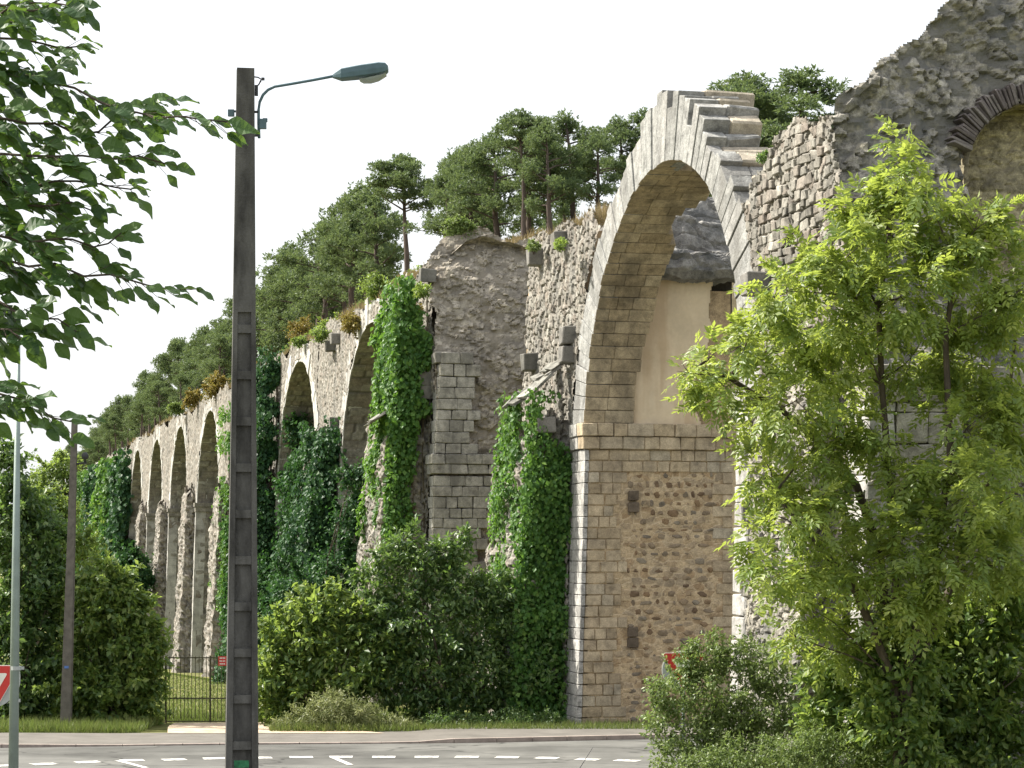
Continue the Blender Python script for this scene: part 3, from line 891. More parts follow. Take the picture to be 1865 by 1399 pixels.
part('broken_vault', relief_arrays(rk_pos, rk_n, 1.25, TH + 0.3, 0, cum[-1], 0.05, 'rubble', (0.9, 0.4), 0.16, (0.22, 0.7), 705), M['rock'], pier0, smooth=False)

# ---- great free-standing ring of arch 0 (voussoir by voussoir)
def l0(a, i, r):
    deg = math.degrees(a)
    base = np.interp(deg, [0, 40, 58, 66, 67, 76, 77, 85, 86, 94, 95, 97, 98, 105, 106, 109, 110, 118, 119, 124, 132, 150, 180], [1.25, 1.2, 1.0, 0.95, 1.2, 1.25, 1.5, 1.6, 1.85, 1.85, 1.35, 1.3, 1.72, 1.5, 0.95, 0.9, 1.55, 1.15, 0.65, 0.8, 0.9, 1.3, 1.4])
    return base + r.uniform(-0.1, 0.1) * (0.3 if 97 < deg < 120 else 1.0)
def d0(a, i, r):
    deg = math.degrees(a)
    return float(np.interp(deg, [0, 12, 25, 40, 48, 56, 60, 66, 72, 82, 84, 95, 96, 180], [1.35, 1.4, 1.6, 1.6, 1.75, 1.4, 1.45, 2.0, 2.0, 1.6, 0.7, 0.7, 1.7, 1.75])) + (r.uniform(-0.5, 0.2) if 96 < deg < 126 else r.uniform(-0.04, 0.04))
ring = voussoir_ring(0.0, 54, l0, d0, 17, gap=0.008)
ring_o = part('arch_ring', boxes_arrays([np.concatenate([ST([-RA - 0.2, -RA + .2, -RA + .2, -RA - .2], [.75, .75, 1.2, 1.2], ZI1 + RB + 0.5), ST([-RA - 0.2, -RA + .2, -RA + .2, -RA - .2], [.75, .75, 1.2, 1.2], ZI1 + RB + 0.9)])]), M['grey'])
ring_o['label'] = 'free-standing ring of pale wedge-shaped stones over the road'
r = random.Random(5)
M['vous'] = stone('voussoir_stone', [(0.22, 0.22, 0.21), (0.30, 0.30, 0.285), (0.26, 0.26, 0.25), (0.34, 0.335, 0.32)], src='obj', stain=0.65, stain_col=(0.14, 0.135, 0.125), nscale=2.2, bump=0.9, speck=0.3)
import bmesh
def bevelled(P, name, bev=0.012, jit=0.0):
    bm = bmesh.new()
    vs = [bm.verts.new(tuple(p)) for p in P]
    for f in QUADS:
        bm.faces.new([vs[i] for i in f])
    bmesh.ops.recalc_face_normals(bm, faces=bm.faces)
    bmesh.ops.bevel(bm, geom=list(bm.edges), offset=bev, segments=1, affect='EDGES')
    me = bpy.data.meshes.new(name); bm.to_mesh(me); bm.free()
    return me
def two_tone(me, mat_face, mat_under, am):
    """weathered grey outside, tan on the soffit that the rain never reaches"""
    me.materials.append(mat_face); me.materials.append(mat_under)
    rad = Vector(ST(math.cos(am), 0, math.sin(am)) - ST(0, 0, 0))
    for p in me.polygons:
        p.material_index = 1 if p.normal.dot(rad) < -0.5 else 0
    return me
def aq_obj(name, me, mat, parent):
    if mat is not None:
        me.materials.append(mat)
    o = bpy.data.objects.new(name, me); COL.objects.link(o); o.parent = parent
    return o
for i, (am, P, dp_, Ln) in enumerate(ring):
    deg = math.degrees(am)
    # front part shows grey; behind it a second stone carries the soffit
    ts = r.uniform(0.32, 0.75)
    Pf = P.copy(); Pb = P.copy()
    f = ts / (dp_ + 0.02)
    Pf[4:] = P[:4] + (P[4:] - P[:4]) * (f - 0.003)
    Pb[:4] = P[:4] + (P[4:] - P[:4]) * (f + 0.003)
    if deg > 96:
        jn = np.array([[r.gauss(0, 0.03) for _ in range(3)] for _ in range(8)])
        Pb = Pb + jn
    aq_obj('voussoir', two_tone(bevelled(Pf, 'voussoir'), M['vous'], M['soffit'], am), None, ring_o)
    if deg < 84:
        if dp_ - ts > 0.9 and r.random() < 0.8:
            g_ = f + (1 - f) * r.uniform(0.4, 0.6)
            Pc = Pb.copy()
            Pb[4:] = P[:4] + (P[4:] - P[:4]) * (g_ - 0.003); Pc[:4] = P[:4] + (P[4:] - P[:4]) * (g_ + 0.003)
            aq_obj('soffit_stone', bevelled(Pc, 'soffit_stone'), M['soffit'], ring_o)
        aq_obj('soffit_stone', bevelled(Pb, 'soffit_stone'), M['soffit'], ring_o)
    else:
        aq_obj('soffit_stone', bevelled(Pb, 'soffit_stone', bev=0.05), M['palesoffit'] if r.random() < 0.6 else M['vous'], ring_o)

# ---- pier -1: nearest pier, behind the young tree
SN = -BAY                        # its near reveal
rev_top = lambda t: 13.8 + 0.89 * t
def front_s(t, z):
    """where the broken near face stands"""
    return np.interp(z, [-1, ZI1 - 0.3, ZI1 + 0.3, 10.5, 13, 17, 20], [0.12, 0.12, 0.5, 1.2, 2.2, 3.2, 4.2]) + SN
N1 = Noise2(91)
def nf_pos(u, v):
    return ST(front_s(u, v), u, v)
AC_T, AC_Z, AC_R = 4.95, 12.48, 1.82     # brick-arched recess high in the broken face
def recess(u, v):
    return ((np.hypot(u - AC_T, v - AC_Z) < AC_R + 0.02) & (v >= AC_Z)) | ((np.abs(u - AC_T) < AC_R) & (v < AC_Z) & (v > AC_Z - 3.2))
def mask_nf(u, v):
    edge = BAT * v - 0.05 + 0.10 * N1.fbm(v / 0.7, v * 0 + 4, 4)
    return (v < rev_top(u) + 0.6 * N1.fbm(u / 1.1 + 2, u * 0, 4) * np.clip((u - 0.2) / 1.5, 0.1, 1)) & (u > edge) & ~recess(u, v)
pierN = part('pier', join_arrays([
    boxes_arrays([frustum(SN + 0.3, -OPEN - 0.02, -3, ZI1, 9.0), frustum(SN + 1.9, -OPEN - 0.3, ZI1, 10.6, 9.0), frustum(SN + 3.6, -OPEN - 1.2, 10.6, 13.6, 9.0)], 0.3)]), M['core'])
pierN['label'] = 'nearest pier, rough and broken above, half hidden by the young tree'
part('broken_face', relief_arrays(nf_pos, rev_n, 0.1, 9.0, -0.6, 21.5, 0.05, 'core', (0.30, 0.20), 0.13, (0.45, 1.5), 711, mask_nf), M['core'], pierN)
# the recess: rough yellow masonry set back
part('recess_face', relief_arrays(lambda u, v: ST(front_s(u, v) + 0.75, u, v), rev_n, AC_T - AC_R - 0.2, AC_T + AC_R + 0.2, AC_Z - 3.4, AC_Z + AC_R + 0.2, 0.05, 'rubble', (0.5, 0.16), 0.06, (0.25, 0.9), 712), M['yellowrock'], pierN)
def so_pos(u, v):
    a = v / AC_R
    t = AC_T - AC_R * np.cos(a); z = AC_Z + AC_R * np.sin(a)
    return ST(front_s(t, z) + u - 0.12, t, z)
part('recess_soffit', relief_arrays(so_pos, lambda u, v: np.stack([np.cos(v / AC_R) * EV[0], np.cos(v / AC_R) * EV[1], -np.sin(v / AC_R)], -1), 0, 1.0, 0, math.pi * AC_R, 0.06, 'rubble', (0.4, 0.2), 0.03, (0.05, 0.6), 713), M['yellowrock'], pierN)
r = random.Random(9)
nb = 58
for i in range(nb):
    a = math.radians(22) + (math.radians(158) - math.radians(22)) * (i + 0.5) / nb
    L_ = 0.46 * r.uniform(0.85, 1.1)
    rr = AC_R + L_ / 2 - r.uniform(0.0, 0.03)
    t_ = AC_T - rr * math.cos(a); z_ = AC_Z + rr * math.sin(a)
    o = put('bond', 'brick', float(front_s(t_, z_)) + 0.10 + r.uniform(-0.06, 0.05), t_, z_, 0.55, 0.055, L_, pierN, r, 0.0)
    o.data = BRK[i % 4] if 'BRK' in globals() else o.data
    o.rotation_euler = (0, -(math.pi / 2 - a) + r.uniform(-0.05, 0.05), ROT_AQ)
BRK = shared(block_mesh, 4, M['brick'])
for o in [c for c in pierN.children if c.name.startswith('brick')]:
    o.data = r.choice(BRK)
# top of the broken mass
tu = np.linspace(1.3, 9.0, 70); su = np.linspace(SN + 3.6, -OPEN - 0.5, 50)
tg2, sg2 = np.meshgrid(tu, su, indexing='ij')
zt = rev_top(tg2) + 0.35 * N1.fbm(tg2 / 1.0, sg2 / 1.0, 4) - 1.3 - 0.9 * sstep(-16, -12.5, sg2)
part('broken_top', (ST(sg2, tg2 + BAT * 13, zt).reshape(-1, 3), grid_faces(70, 50), {'cid': np.full(3500, 0.4), 'mort': np.zeros(3500)}), M['core'], pierN)
# sunlit rubble side of the near pier
def mask_n(u, v):
    ring = np.hypot((u + RA) / (RA + 1.3), np.maximum(v - ZI1, 0) / (RB + 1.3)) < 1
    near = u > front_s(0.0, v) - 0.12 + 0.12 * N1.fbm(v / 0.8, v * 0 + 7, 4)
    low = ((v < ZI0 + 0.2) & ((u > -OPEN - 0.95) | (u < SN + 1.1)))
    top = v < 13.95 + 0.5 * N1.fbm(u / 0.7, u * 0, 4) - 0.55 * np.clip(u + 15.2, 0, 9) 
    return (~ring) & (~low) & near & top
part('rubble_facing', relief_arrays(fac_pos, fac_n, SN, -8.5, -0.6, 15.0, 0.042, 'rubble', (0.26, 0.19), 0.09, (0.14, 2.0), 714, mask_n), M['rubble'], pierN, kind='stuff')
# the stones of that face that show largest
cnt = 0
v_ = 9.3
while v_ < 13.9:
    hrow = r.uniform(0.17, 0.26)
    u = float(front_s(0.0, v_)) + 0.05 + r.uniform(0, 0.2)
    while u < -OPEN - 1.0:
        w = r.uniform(0.2, 0.46)
        um, vm = u + w / 2, v_ + hrow / 2 + r.uniform(-0.03, 0.03)
        if cnt < 295 and r.random() < 0.88 and bool(mask_n(np.array([um]), np.array([vm + 0.1]))[0]):
            put('rubobj', 'facing_stone', um, BAT * vm - 0.035 + r.uniform(-0.03, 0.02), vm, 0.16, w * 0.9, hrow * r.uniform(0.75, 1.0), pierN, r, 0.10).rotation_euler[2] = ROT_AQ - math.pi / 2 + r.uniform(-0.12, 0.12)
            cnt += 1
        u += w + 0.02
    v_ += hrow + 0.01
# quoins: the far corner (edge of the opening) and the near corner with its return
z = 0.0
while z < ZI0 - 0.1:
    h = r.uniform(0.38, 0.55)
    h = min(h, ZI0 - z)
    d = r.choice((0.55, 0.9))
    put('grey', 'quoin', -OPEN - d / 2, BAT * z + 0.24, z + h / 2, d, 0.6, h - 0.02, pierN, r, 0.004)
    z += h
z = 0.0
while z < ZI0 - 0.1:
    h = min(r.uniform(0.45, 0.62), ZI0 - z)
    d = r.choice((0.7, 1.1))
    put('grey', 'quoin', SN + d / 2, BAT * z + 0.24, z + h / 2, d, 0.56, h - 0.02, pierN, r, 0.004)
    t = BAT * z + 0.53
    for _ in range(r.choice((1, 2, 2, 3))):
        w = r.uniform(0.5, 0.9)
        put('ashgrey', 'ashlar_block', SN + 0.2, t + w / 2, z + h / 2, 0.5, w - 0.02, h - 0.02, pierN, r, 0.004)
        t += w
    z += h
for (z0, z1, pr) in ((ZI0, ZI0 + 0.36, 0.06), (ZI0 + 0.36, ZI1, 0.12)):
    put('grey', 'impost_block', -OPEN - 0.55 + pr, BAT * 8 + 0.3 - pr, (z0 + z1) / 2, 1.1, 0.7, z1 - z0 - 0.01, pierN, r, 0.0)
    t = BAT * 8 - pr
    while t < 3.6:
        w = r.uniform(0.6, 0.95)
        put('ashgrey', 'impost_block', SN + 0.3 - pr, t + w / 2, (z0 + z1) / 2, 0.7, w - 0.015, z1 - z0 - 0.012, pierN, r, 0.003)
        t += w
# bond stones left sticking out where a buttress roof has gone
for s_, z_ in ((-15.1, 10.75), (-18.9, 10.6)):
    put('bond', 'bond_stone', s_, BAT * z_ - 0.28, z_, 0.5, 0.7, 0.5, pierN, r, 0.05)
part('buttress', buttress(-1, 1.6, 5.2, 0.85, 0.35, 9.2, 815, 0.05, zlow=-0.6), M['core'], None)['label'] = 'stripped grey buttress of the nearest pier'

# ---- pier 1: second broken pier, shaded rubble with cut-stone edge
S1 = BAY
N2 = Noise2(55)
def top1(t):
    return 15.4 + 1.9 * np.sin(np.clip(t / 2.2, 0, 1) * 1.57) - 0.22 * np.clip(t - 2.6, 0, 5)
def f1(t, z):
    return S1 + np.interp(z, [-6, ZI1, 10.5, 12.2, 15, 17.5], [0.30, 0.30, 0.25, 0.5, 1.6, 3.0])
pier1 = part('pier', boxes_arrays([frustum(S1 + 0.55, S1 + PIER, -5, ZI1), frustum(S1 + 0.75, S1 + PIER, ZI1, 12), frustum(S1 + 2.6, S1 + PIER, 12, 15.0)], 0.3), M['core1'])
pier1['label'] = 'second pier with rough broken rubble above a pale cut-stone edge'
def mask1(u, v):
    return (v < top1(u) + 0.4 * N2.fbm(u / 0.9, u * 0, 4)) & (u > 0.12 + BAT * v * 0.6 + 0.25 * N2.fbm(v / 0.6, v * 0 + 1, 4))
part('broken_face', relief_arrays(lambda u, v: ST(f1(u, v), u, v), rev_n, 0.0, TH + 3, -3.0, 18, 0.055, 'core', (0.26, 0.17), 0.10, (0.36, 1.1), 721, mask1), M['core1'], pier1)
tu = np.linspace(0.2, TH + 3, 50); su = np.linspace(S1 + 2.2, S1 + PIER + 1, 40)
tg2, sg2 = np.meshgrid(tu, su, indexing='ij')
zt = top1(tg2) + 0.3 * N2.fbm(tg2, sg2, 4) - 0.5
part('broken_top', (ST(sg2, tg2 + 0.35, zt).reshape(-1, 3), grid_faces(50, 40), {'cid': np.full(2000, 0.4), 'mort': np.zeros(2000)}), M['core1'], pier1)
def mask1f(u, v):
    return (u > f1(0.0, v) + 0.35 * N2.fbm(v / 0.7, v * 0 + 5, 4) + 0.1) & (v < 15.8 + 0.5 * N2.fbm(u / 0.8, u * 0, 4)) & ~((v < ZI0 + 3) & (u < S1 + 0.9))
part('rubble_facing', relief_arrays(fac_pos, fac_n, S1, S1 + PIER, -3, 16.5, 0.07, 'rubble', (0.28, 0.2), 0.09, (0.14, 2.0), 722, mask1f), M['rubble'], pier1, kind='stuff')
r = random.Random(21)
z = 0.9
while z < 12.0:
    h = r.uniform(0.36, 0.46)
    if ZI0 - 0.02 < z + h and z < ZI1:
        for (z0, z1, pr) in ((ZI0, ZI0 + 0.36, 0.10), (ZI0 + 0.36, ZI1, 0.15)):
            t = BAT * 8 - pr
            while t < TH - 0.1:
                w = min(r.uniform(0.5, 0.9), TH - t)
                put('ashgrey', 'impost_block', S1 - pr + 0.3, t + w / 2, (z0 + z1) / 2, 0.6, w - 0.015, z1 - z0 - 0.012, pier1, r, 0.003)
                t += w
            put('grey', 'impost_block', S1 + 0.75, BAT * 8 - pr + 0.25, (z0 + z1) / 2, 0.5, 0.5, z1 - z0 - 0.012, pier1, r, 0.003)
        z = ZI1
        continue
    if z + h > ZI0 and z < ZI0:
        h = ZI0 - z
    hang = 0 if z < ZI1 else max(0.0, (z - ZI1) ** 2 * 0.03)
    t = BAT * z - 0.02 + (0.0 if z < ZI1 else (z - ZI1) * 0.03)
    lim = (1.85 if z < ZI1 else 1.5) + r.choice((-0.2, 0.0, 0.25))
    if z > ZI0 - 1.1 and z < ZI0:
        lim = 3.6
    d = r.choice((0.5, 0.8))
    put('grey', 'quoin', S1 + d / 2 + 0.12, t + 0.1, z + h / 2, d, 0.22, h - 0.02, pier1, r, 0.004)
    while t < lim - 0.2:
        w = r.uniform(0.4, 0.75)
        put('ashgrey', 'ashlar_block', S1 + 0.18 - hang * 0.2, t + w / 2, z + h / 2, 0.5, w - 0.02, h - 0.022, pier1, r, 0.004)
        t += w
    z += h
for t_, z_, w_ in ((0.55, 12.1, 0.6),):
    put('bond', 'ashlar_block', S1 + 0.25, t_, z_, 0.7, w_, 0.4, pier1, r, 0.06)

# ---- remaining buttresses
but = {}
but[0] = part('buttress', buttress(0, 1.8, 5.6, 1.6, 1.15, 8.9, 801, 0.07, zlow=-0.8), M['rubble'])
but[1] = part('buttress', buttress(1, 1.3, 5.6, 1.95, 1.5, 10.6, 802, 0.08, zlow=-2.5), M['rubble'])
but[2] = part('buttress', buttress(2, 1.3, 5.6, 1.7, 1.0, 10.0, 803, 0.09, zlow=-4.0), M['rubble'])
but[3] = part('buttress', buttress(3, 1.3, 5.6, 1.7, 1.0, 10.0, 804, 0.12, zlow=-5.0), M['rubble'])
for k in range(4, 15):
    but[k] = part('buttress', buttress(k, 1.6, 5.2, 1.0, 0.55, 9.2 + (k % 3) * 0.35, 805 + k, 0.15, zlow=-7.0), M['rubble'])
# slab roof left on the buttress beside the road pier, with stones that stick out
r = random.Random(33)
for i in range(12):
    tt = -1.5 + 0.2 * (i // 2) * 1.15 + r.uniform(-0.09, 0.09)
    zz = 9.3 + 0.2 * (i // 2) + r.uniform(-0.08, 0.08)
    o = put('slab', 'roof_slab', 2.0 + (i % 2) * 0.9 + r.uniform(-0.3, 0.4), tt + 0.3, zz, r.uniform(0.4, 0.7), r.uniform(0.3, 0.5), 0.09, but[0], r, 0.18)
    o.rotation_euler[1] = -0.6 + r.uniform(-0.22, 0.22)
for s_, t_, z_, d_ in ((1.55, -0.12, 11.15, 0.55), (1.55, -0.12, 10.6, 0.5), (5.9, -0.15, 10.75, 0.55), (1.7, -0.75, 8.6, 0.45)):
    put('bond', 'bond_stone', s_, t_ + BAT * z_, z_, d_, d_ * 1.1, d_ * 0.95, but[0], r, 0.06)
for k_, s_, z_ in ((1, 1.2, 11.4), (1, 1.2, 10.9), (1, 1.6, 15.3), (0, 5.6, 13.9), (0, 2.6, 14.0), (2, 1.2, 10.9), (2, 3.2, 10.6), (2, 3.0, 14.6), (2, 1.6, 14.8)):
    put('bond', 'bond_stone', BAY * k_ + s_, BAT * z_ - 0.15, z_, 0.42, 0.6, 0.5, {0: pier0, 1: pier1, 2: bay_obj[2]}[k_] if k_ != 2 else but[2], r, 0.06)
for i in range(6):
    o = put('slab', 'roof_slab', BAY + 2.0 + r.uniform(-0.4, 0.6), -1.7 + 0.25 * i, 9.9 + 0.17 * i, 1.4, 0.6, 0.09, but[1], r, 0.06)
    o.rotation_euler[1] = -0.6
# ------------------------------------------------------------------ vegetation tools
def unit(v):
    return v / np.maximum(np.linalg.norm(v, axis=-1, keepdims=True), 1e-9)

def leaf_arrays(pos, dirs, nrm, length, width, cid):
    """kite-shaped leaves, folded along the midrib: 4 vertices, 2 triangles each"""
    d = unit(dirs); n = nrm - d * np.sum(nrm * d, -1, keepdims=True); n = unit(n)
    w = np.cross(d, n)
    L = length[:, None]; W = width[:, None]
    base = pos; tip = pos + d * L
    lf = pos + d * L * 0.45 + w * W * 0.5 + n * W * 0.14
    rt = pos + d * L * 0.45 - w * W * 0.5 + n * W * 0.14
    V = np.stack([base, lf, tip, rt], 1).reshape(-1, 3)
    k = np.arange(len(pos))[:, None] * 4
    Fc = np.concatenate([k + np.array([0, 1, 2]), k + np.array([0, 2, 3])])
    return V, Fc, {'cid': np.repeat(cid, 4)}

def cat_arrays(parts):
    V = []; Fc = []; C = []; n = 0
    for v, f, a in parts:
        V.append(v); Fc.append(f + n); C.append(a['cid']); n += len(v)
    return np.concatenate(V), np.concatenate(Fc), {'cid': np.concatenate(C)}

def clump_points(clumps, n_leaf, g, sub=26, spread=0.34, shoots=0.34):
    """clumps: (centre, radii). leaves gather round twig ends spread through each clump"""
    vol = np.array([c[1][0] * c[1][2] for c in clumps]) ** 1.0
    vol = vol / vol.sum()
    P = []; OUT = []
    for (c, rad), f in zip(clumps, vol):
        n = max(12, int(n_leaf * f))
        ns = max(5, int(sub))
        dv = unit(g.normal(size=(ns, 3)))
        rr = g.random((ns, 1)) ** 0.42
        sc = np.array(c) + dv * rr * np.array(rad)
        w_ = g.random(ns) ** 1.4 + 0.12
        ix = g.choice(ns, n, p=w_ / w_.sum())
        sp = spread * np.mean(rad) * (0.55 + 0.8 * g.random(ns))
        off = g.normal(size=(n, 3)) * sp[ix][:, None] * np.array([1, 1, 0.62])
        q = sc[ix] + off
        # shoots that break the outline
        m = int(n * shoots); k_ = max(3, int(ns * 0.22))
        if m > 3:
            sd = unit(g.normal(size=(k_, 3)) + np.array([0, 0, 0.7]))
            tip = np.array(c) + sd * np.array(rad) * (1.0 + 1.0 * g.random((k_, 1)) ** 1.8)
            root = np.array(c) + sd * np.array(rad) * 0.55
            j = g.integers(0, k_, m); f = g.random((m, 1))
            q[:m] = root[j] + (tip[j] - root[j]) * f + g.normal(size=(m, 3)) * 0.05 * np.mean(rad)
        P.append(q)
        OUT.append(unit(P[-1] - np.array(c)))
    return np.concatenate(P), np.concatenate(OUT)

def foliage(clumps, n, g, L, W, droop=0.4, sub=26, spread=0.34, up=0.8):
    p, o_ = clump_points(clumps, n, g, sub, spread)
    k = len(p)
    d = o_ * 0.6 + g.normal(size=(k, 3)) * 0.7 + np.array([0, 0, -droop])
    nn = np.array([0, 0, up]) + o_ * 0.5 + g.normal(size=(k, 3)) * 0.6
    l = L * (0.6 + 0.7 * g.random(k)); w = l * W * (0.8 + 0.4 * g.random(k))
    return leaf_arrays(p, d, nn, l, w, np.clip(g.normal(0.5, 0.32, k), 0, 1))

def pinnate(clumps, n_leaf, g, size, sub=26, spread=0.34, pairs=4, droop=0.45):
    """ash-like compound leaves: a stalk with paired leaflets"""
    p, o_ = clump_points(clumps, n_leaf // (2 * pairs + 1), g, sub, spread)
    k = len(p)
    d = unit(o_ * 0.8 + g.normal(size=(k, 3)) * 0.55 + np.array([0, 0, -droop]))
    nn = np.array([0, 0, 1.0]) + g.normal(size=(k, 3)) * 0.35
    nn = unit(nn - d * np.sum(nn * d, -1, keepdims=True))
    w = np.cross(d, nn)
    S = size * (0.7 + 0.6 * g.random(k))
    tint = np.clip(g.normal(0.5, 0.22, k), 0, 1)
    out = []
    for i in range(pairs):
        f = (i + 0.6) / pairs
        q = p + d * (S * f)[:, None] + np.array([0, 0, -1]) * (S * f * f * 0.25)[:, None]
        for sg_ in (-1, 1):
            ld = d * 0.55 + w * sg_ * 0.9 + np.array([0, 0, -0.25]) + g.normal(size=(k, 3)) * 0.12
            ln = nn + g.normal(size=(k, 3)) * 0.25
            out.append(leaf_arrays(q, ld, ln, S * 0.5, S * 0.22, np.clip(tint + g.normal(0, 0.07, k), 0, 1)))
    q = p + d * S[:, None] + np.array([0, 0, -1]) * (S * 0.25)[:, None]
    out.append(leaf_arrays(q, d + np.array([0, 0, -0.3]), nn, S * 0.5, S * 0.22, tint))
    return cat_arrays(out)

def pxc(lst, D, dd=None):
    """clump list from (x, y, radius px[, depth offset[, ry]])"""
    res = []
    for it in lst:
        x, y, rp = it[:3]
        off = it[3] if len(it) > 3 else 0.0
        ry = it[4] if len(it) > 4 else rp
        d_ = D + off
        rm = rp / F * d_; rz = ry / F * d_
        res.append((np.array(PX(x, y, d_)), (rm, (dd or 1.0) * rm, rz)))
    return res

def bent(a, b, r, sag=0.15, n=5):
    a = Vector(a); b = Vector(b)
    L = (b - a).length
    mid = [Vector((r.uniform(-1, 1), r.uniform(-1, 1), r.uniform(-0.3, 1.0))) * L * sag * 0.5 for _ in range(2)]
    out = []
    for i in range(n + 1):
        t = i / n
        out.append(a.lerp(b, t) + mid[0] * math.sin(math.pi * t) + mid[1] * math.sin(2 * math.pi * t) * 0.4)
    return out

def plant(name, label, cat, base, arrays, mat, stems, group=None, crown='crown', trunk='trunk', bark='bark'):
    """stems: list of (points, radii)"""
    t = thing(name, label, cat, tuple(base), group)
    inv = Matrix.Translation(t.location).inverted()
    V, Fc, A = arrays
    me = mesh(crown, V, Fc, A); me.materials.append(mat)
    o = bpy.data.objects.new(crown, me); COL.objects.link(o); o.parent = t; o.matrix_parent_inverse = inv
    mb = MB()
    for pts, rad in stems:
        mb.tube(pts, rad, n=6, cap=False)
    if stems:
        m2 = mb.mesh(trunk, smooth=True); m2.materials.append(M[bark])
        o2 = bpy.data.objects.new(trunk, m2); COL.objects.link(o2); o2.parent = t; o2.matrix_parent_inverse = inv
    return t

def bush(name, label, cat, D, clumps_px, n, L, W, mat, seed, base_px, group=None, stems=7, dd=1.0, kind='leaf', sub=26, spread=0.34, droop=0.4, trunk_r=0.05):
    g = np.random.default_rng(seed); r = random.Random(seed)
    cl = pxc(clumps_px, D, dd)
    arr = foliage(cl, n, g, L, W, droop, sub, spread) if kind == 'leaf' else pinnate(cl, n, g, L, sub, spread, droop=droop)
    b = PX(base_px[0], base_px[1], D)
    gzv = float(gz(b.x, b.y)) - 0.05
    st = []
    order = sorted(range(len(cl)), key=lambda i: -cl[i][1][0])[:stems]
    for i in order:
        p0 = Vector((b.x + r.uniform(-0.25, 0.25), b.y + r.uniform(-0.25, 0.25), gzv))
        pts = bent(p0, Vector(cl[i][0]), r, 0.2)
        st.append((pts, [trunk_r * (1 - 0.75 * j / (len(pts) - 1)) for j in range(len(pts))]))
        for _ in range(3):   # twigs inside the clump
            q = Vector(cl[i][0]) + Vector([r.uniform(-1, 1) * cl[i][1][j] * 0.8 for j in range(3)])
            st.append((bent(pts[3], q, r, 0.2, 3), [trunk_r * 0.4, trunk_r * 0.3, trunk_r * 0.2, trunk_r * 0.1]))
    return plant(name, label, cat, (b.x, b.y, gzv), arr, mat, st, group)

# ------------------------------------------------------------------ young tree at the right
g = np.random.default_rng(101); r = random.Random(101)
DT = 41.5
tree_cl = [(1640, 262, 26), (1648, 310, 34), (1630, 345, 44), (1585, 370, 38), (1560, 405, 50), (1690, 350, 34), (1705, 395, 60), (1775, 420, 66), (1832, 405, 34), (1625, 430, 85), (1545, 465, 70), (1470, 505, 55), (1430, 530, 55), (1395, 575, 45), (1350, 630, 42), (1290, 655, 45), (1255, 680, 28), (1262, 740, 22), (1320, 705, 52), (1410, 640, 75), (1510, 570, 95), (1640, 540, 95), (1750, 520, 100), (1845, 540, 80),
           (1450, 730, 80), (1540, 680, 85), (1660, 650, 85), (1790, 650, 95), (1370, 775, 42), (1405, 860, 60), (1480, 830, 70), (1600, 800, 70), (1760, 780, 95), (1850, 760, 70), (1440, 950, 70), (1380, 985, 40), (1510, 930, 55), (1660, 880, 75), (1770, 900, 95), (1850, 900, 70), (1420, 1050, 60), (1480, 1110, 55), (1640, 1000, 85), (1750, 1010, 95), (1845, 1020, 80), (1650, 1090, 70), (1560, 1040, 60), (1590, 1130, 60), (1530, 1180, 50), (1450, 1160, 40), (1560, 970, 40)]
tcl = pxc([(x, y, rp * 0.92, r.uniform(-1.3, 1.3) if y > 380 else r.uniform(-.4, .4)) for x, y, rp in tree_cl], DT, 1.0)
arr = pinnate(tcl, 58000, g, 0.28, sub=18, spread=0.19)
tb = PX(1640, 1400, DT); tbz = float(gz(tb.x, tb.y)) - 0.05
def path3(pts, off=None):
    return [PX(x, y, DT + (o_ if o_ else 0)) for x, y, o_ in pts]
base = Vector((tb.x, tb.y, tbz))
mains = [[(1640, 1240, .1), (1632, 1060, .15), (1622, 900, .2), (1606, 700, .1), (1600, 560, 0), (1620, 420, 0), (1640, 300, 0)],
         [(1650, 1240, -.1), (1690, 1050, -.3), (1732, 850, -.5), (1722, 620, -.4), (1740, 480, -.3), (1775, 400, 0)],
         [(1630, 1240, .2), (1600, 1000, .4), (1560, 885, .6), (1490, 800, .6), (1420, 745, .5), (1330, 690, .3), (1270, 670, .2)],
         [(1655, 1240, -.2), (1720, 1100, .5), (1775, 940, .9), (1830, 800, 1.0), (1850, 600, .8)],
         [(1628, 1240, 0), (1560, 1080, -.6), (1480, 980, -.8), (1410, 900, -.8)]]
st = []
for mpts in mains:
    pts = [base] + path3(mpts)
    k = len(pts)
    st.append((pts, [0.10 * (1 - 0.8 * i / (k - 1)) + 0.008 for i in range(k)]))
allp = [p for m_ in mains for p in path3(m_)]
for c, rad in tcl:
    c = Vector(c)
    cand = [p for p in allp if p.z < c.z + 0.1] or allp
    p0 = min(cand, key=lambda p: (p - c).length)
    st.append((bent(p0, c, r, 0.15, 4), [0.028, 0.022, 0.016, 0.011, 0.006]))
    for _ in range(4):
        q = c + Vector([r.uniform(-1, 1) * rad[j] for j in range(3)])
        st.append((bent(c, q, r, 0.15, 2), [0.009, 0.006, 0.003]))
plant('young_tree', 'tall young tree with bright yellow-green feathery leaves in front of the nearest pier', 'tree', base, arr, M['l_ash'], st)

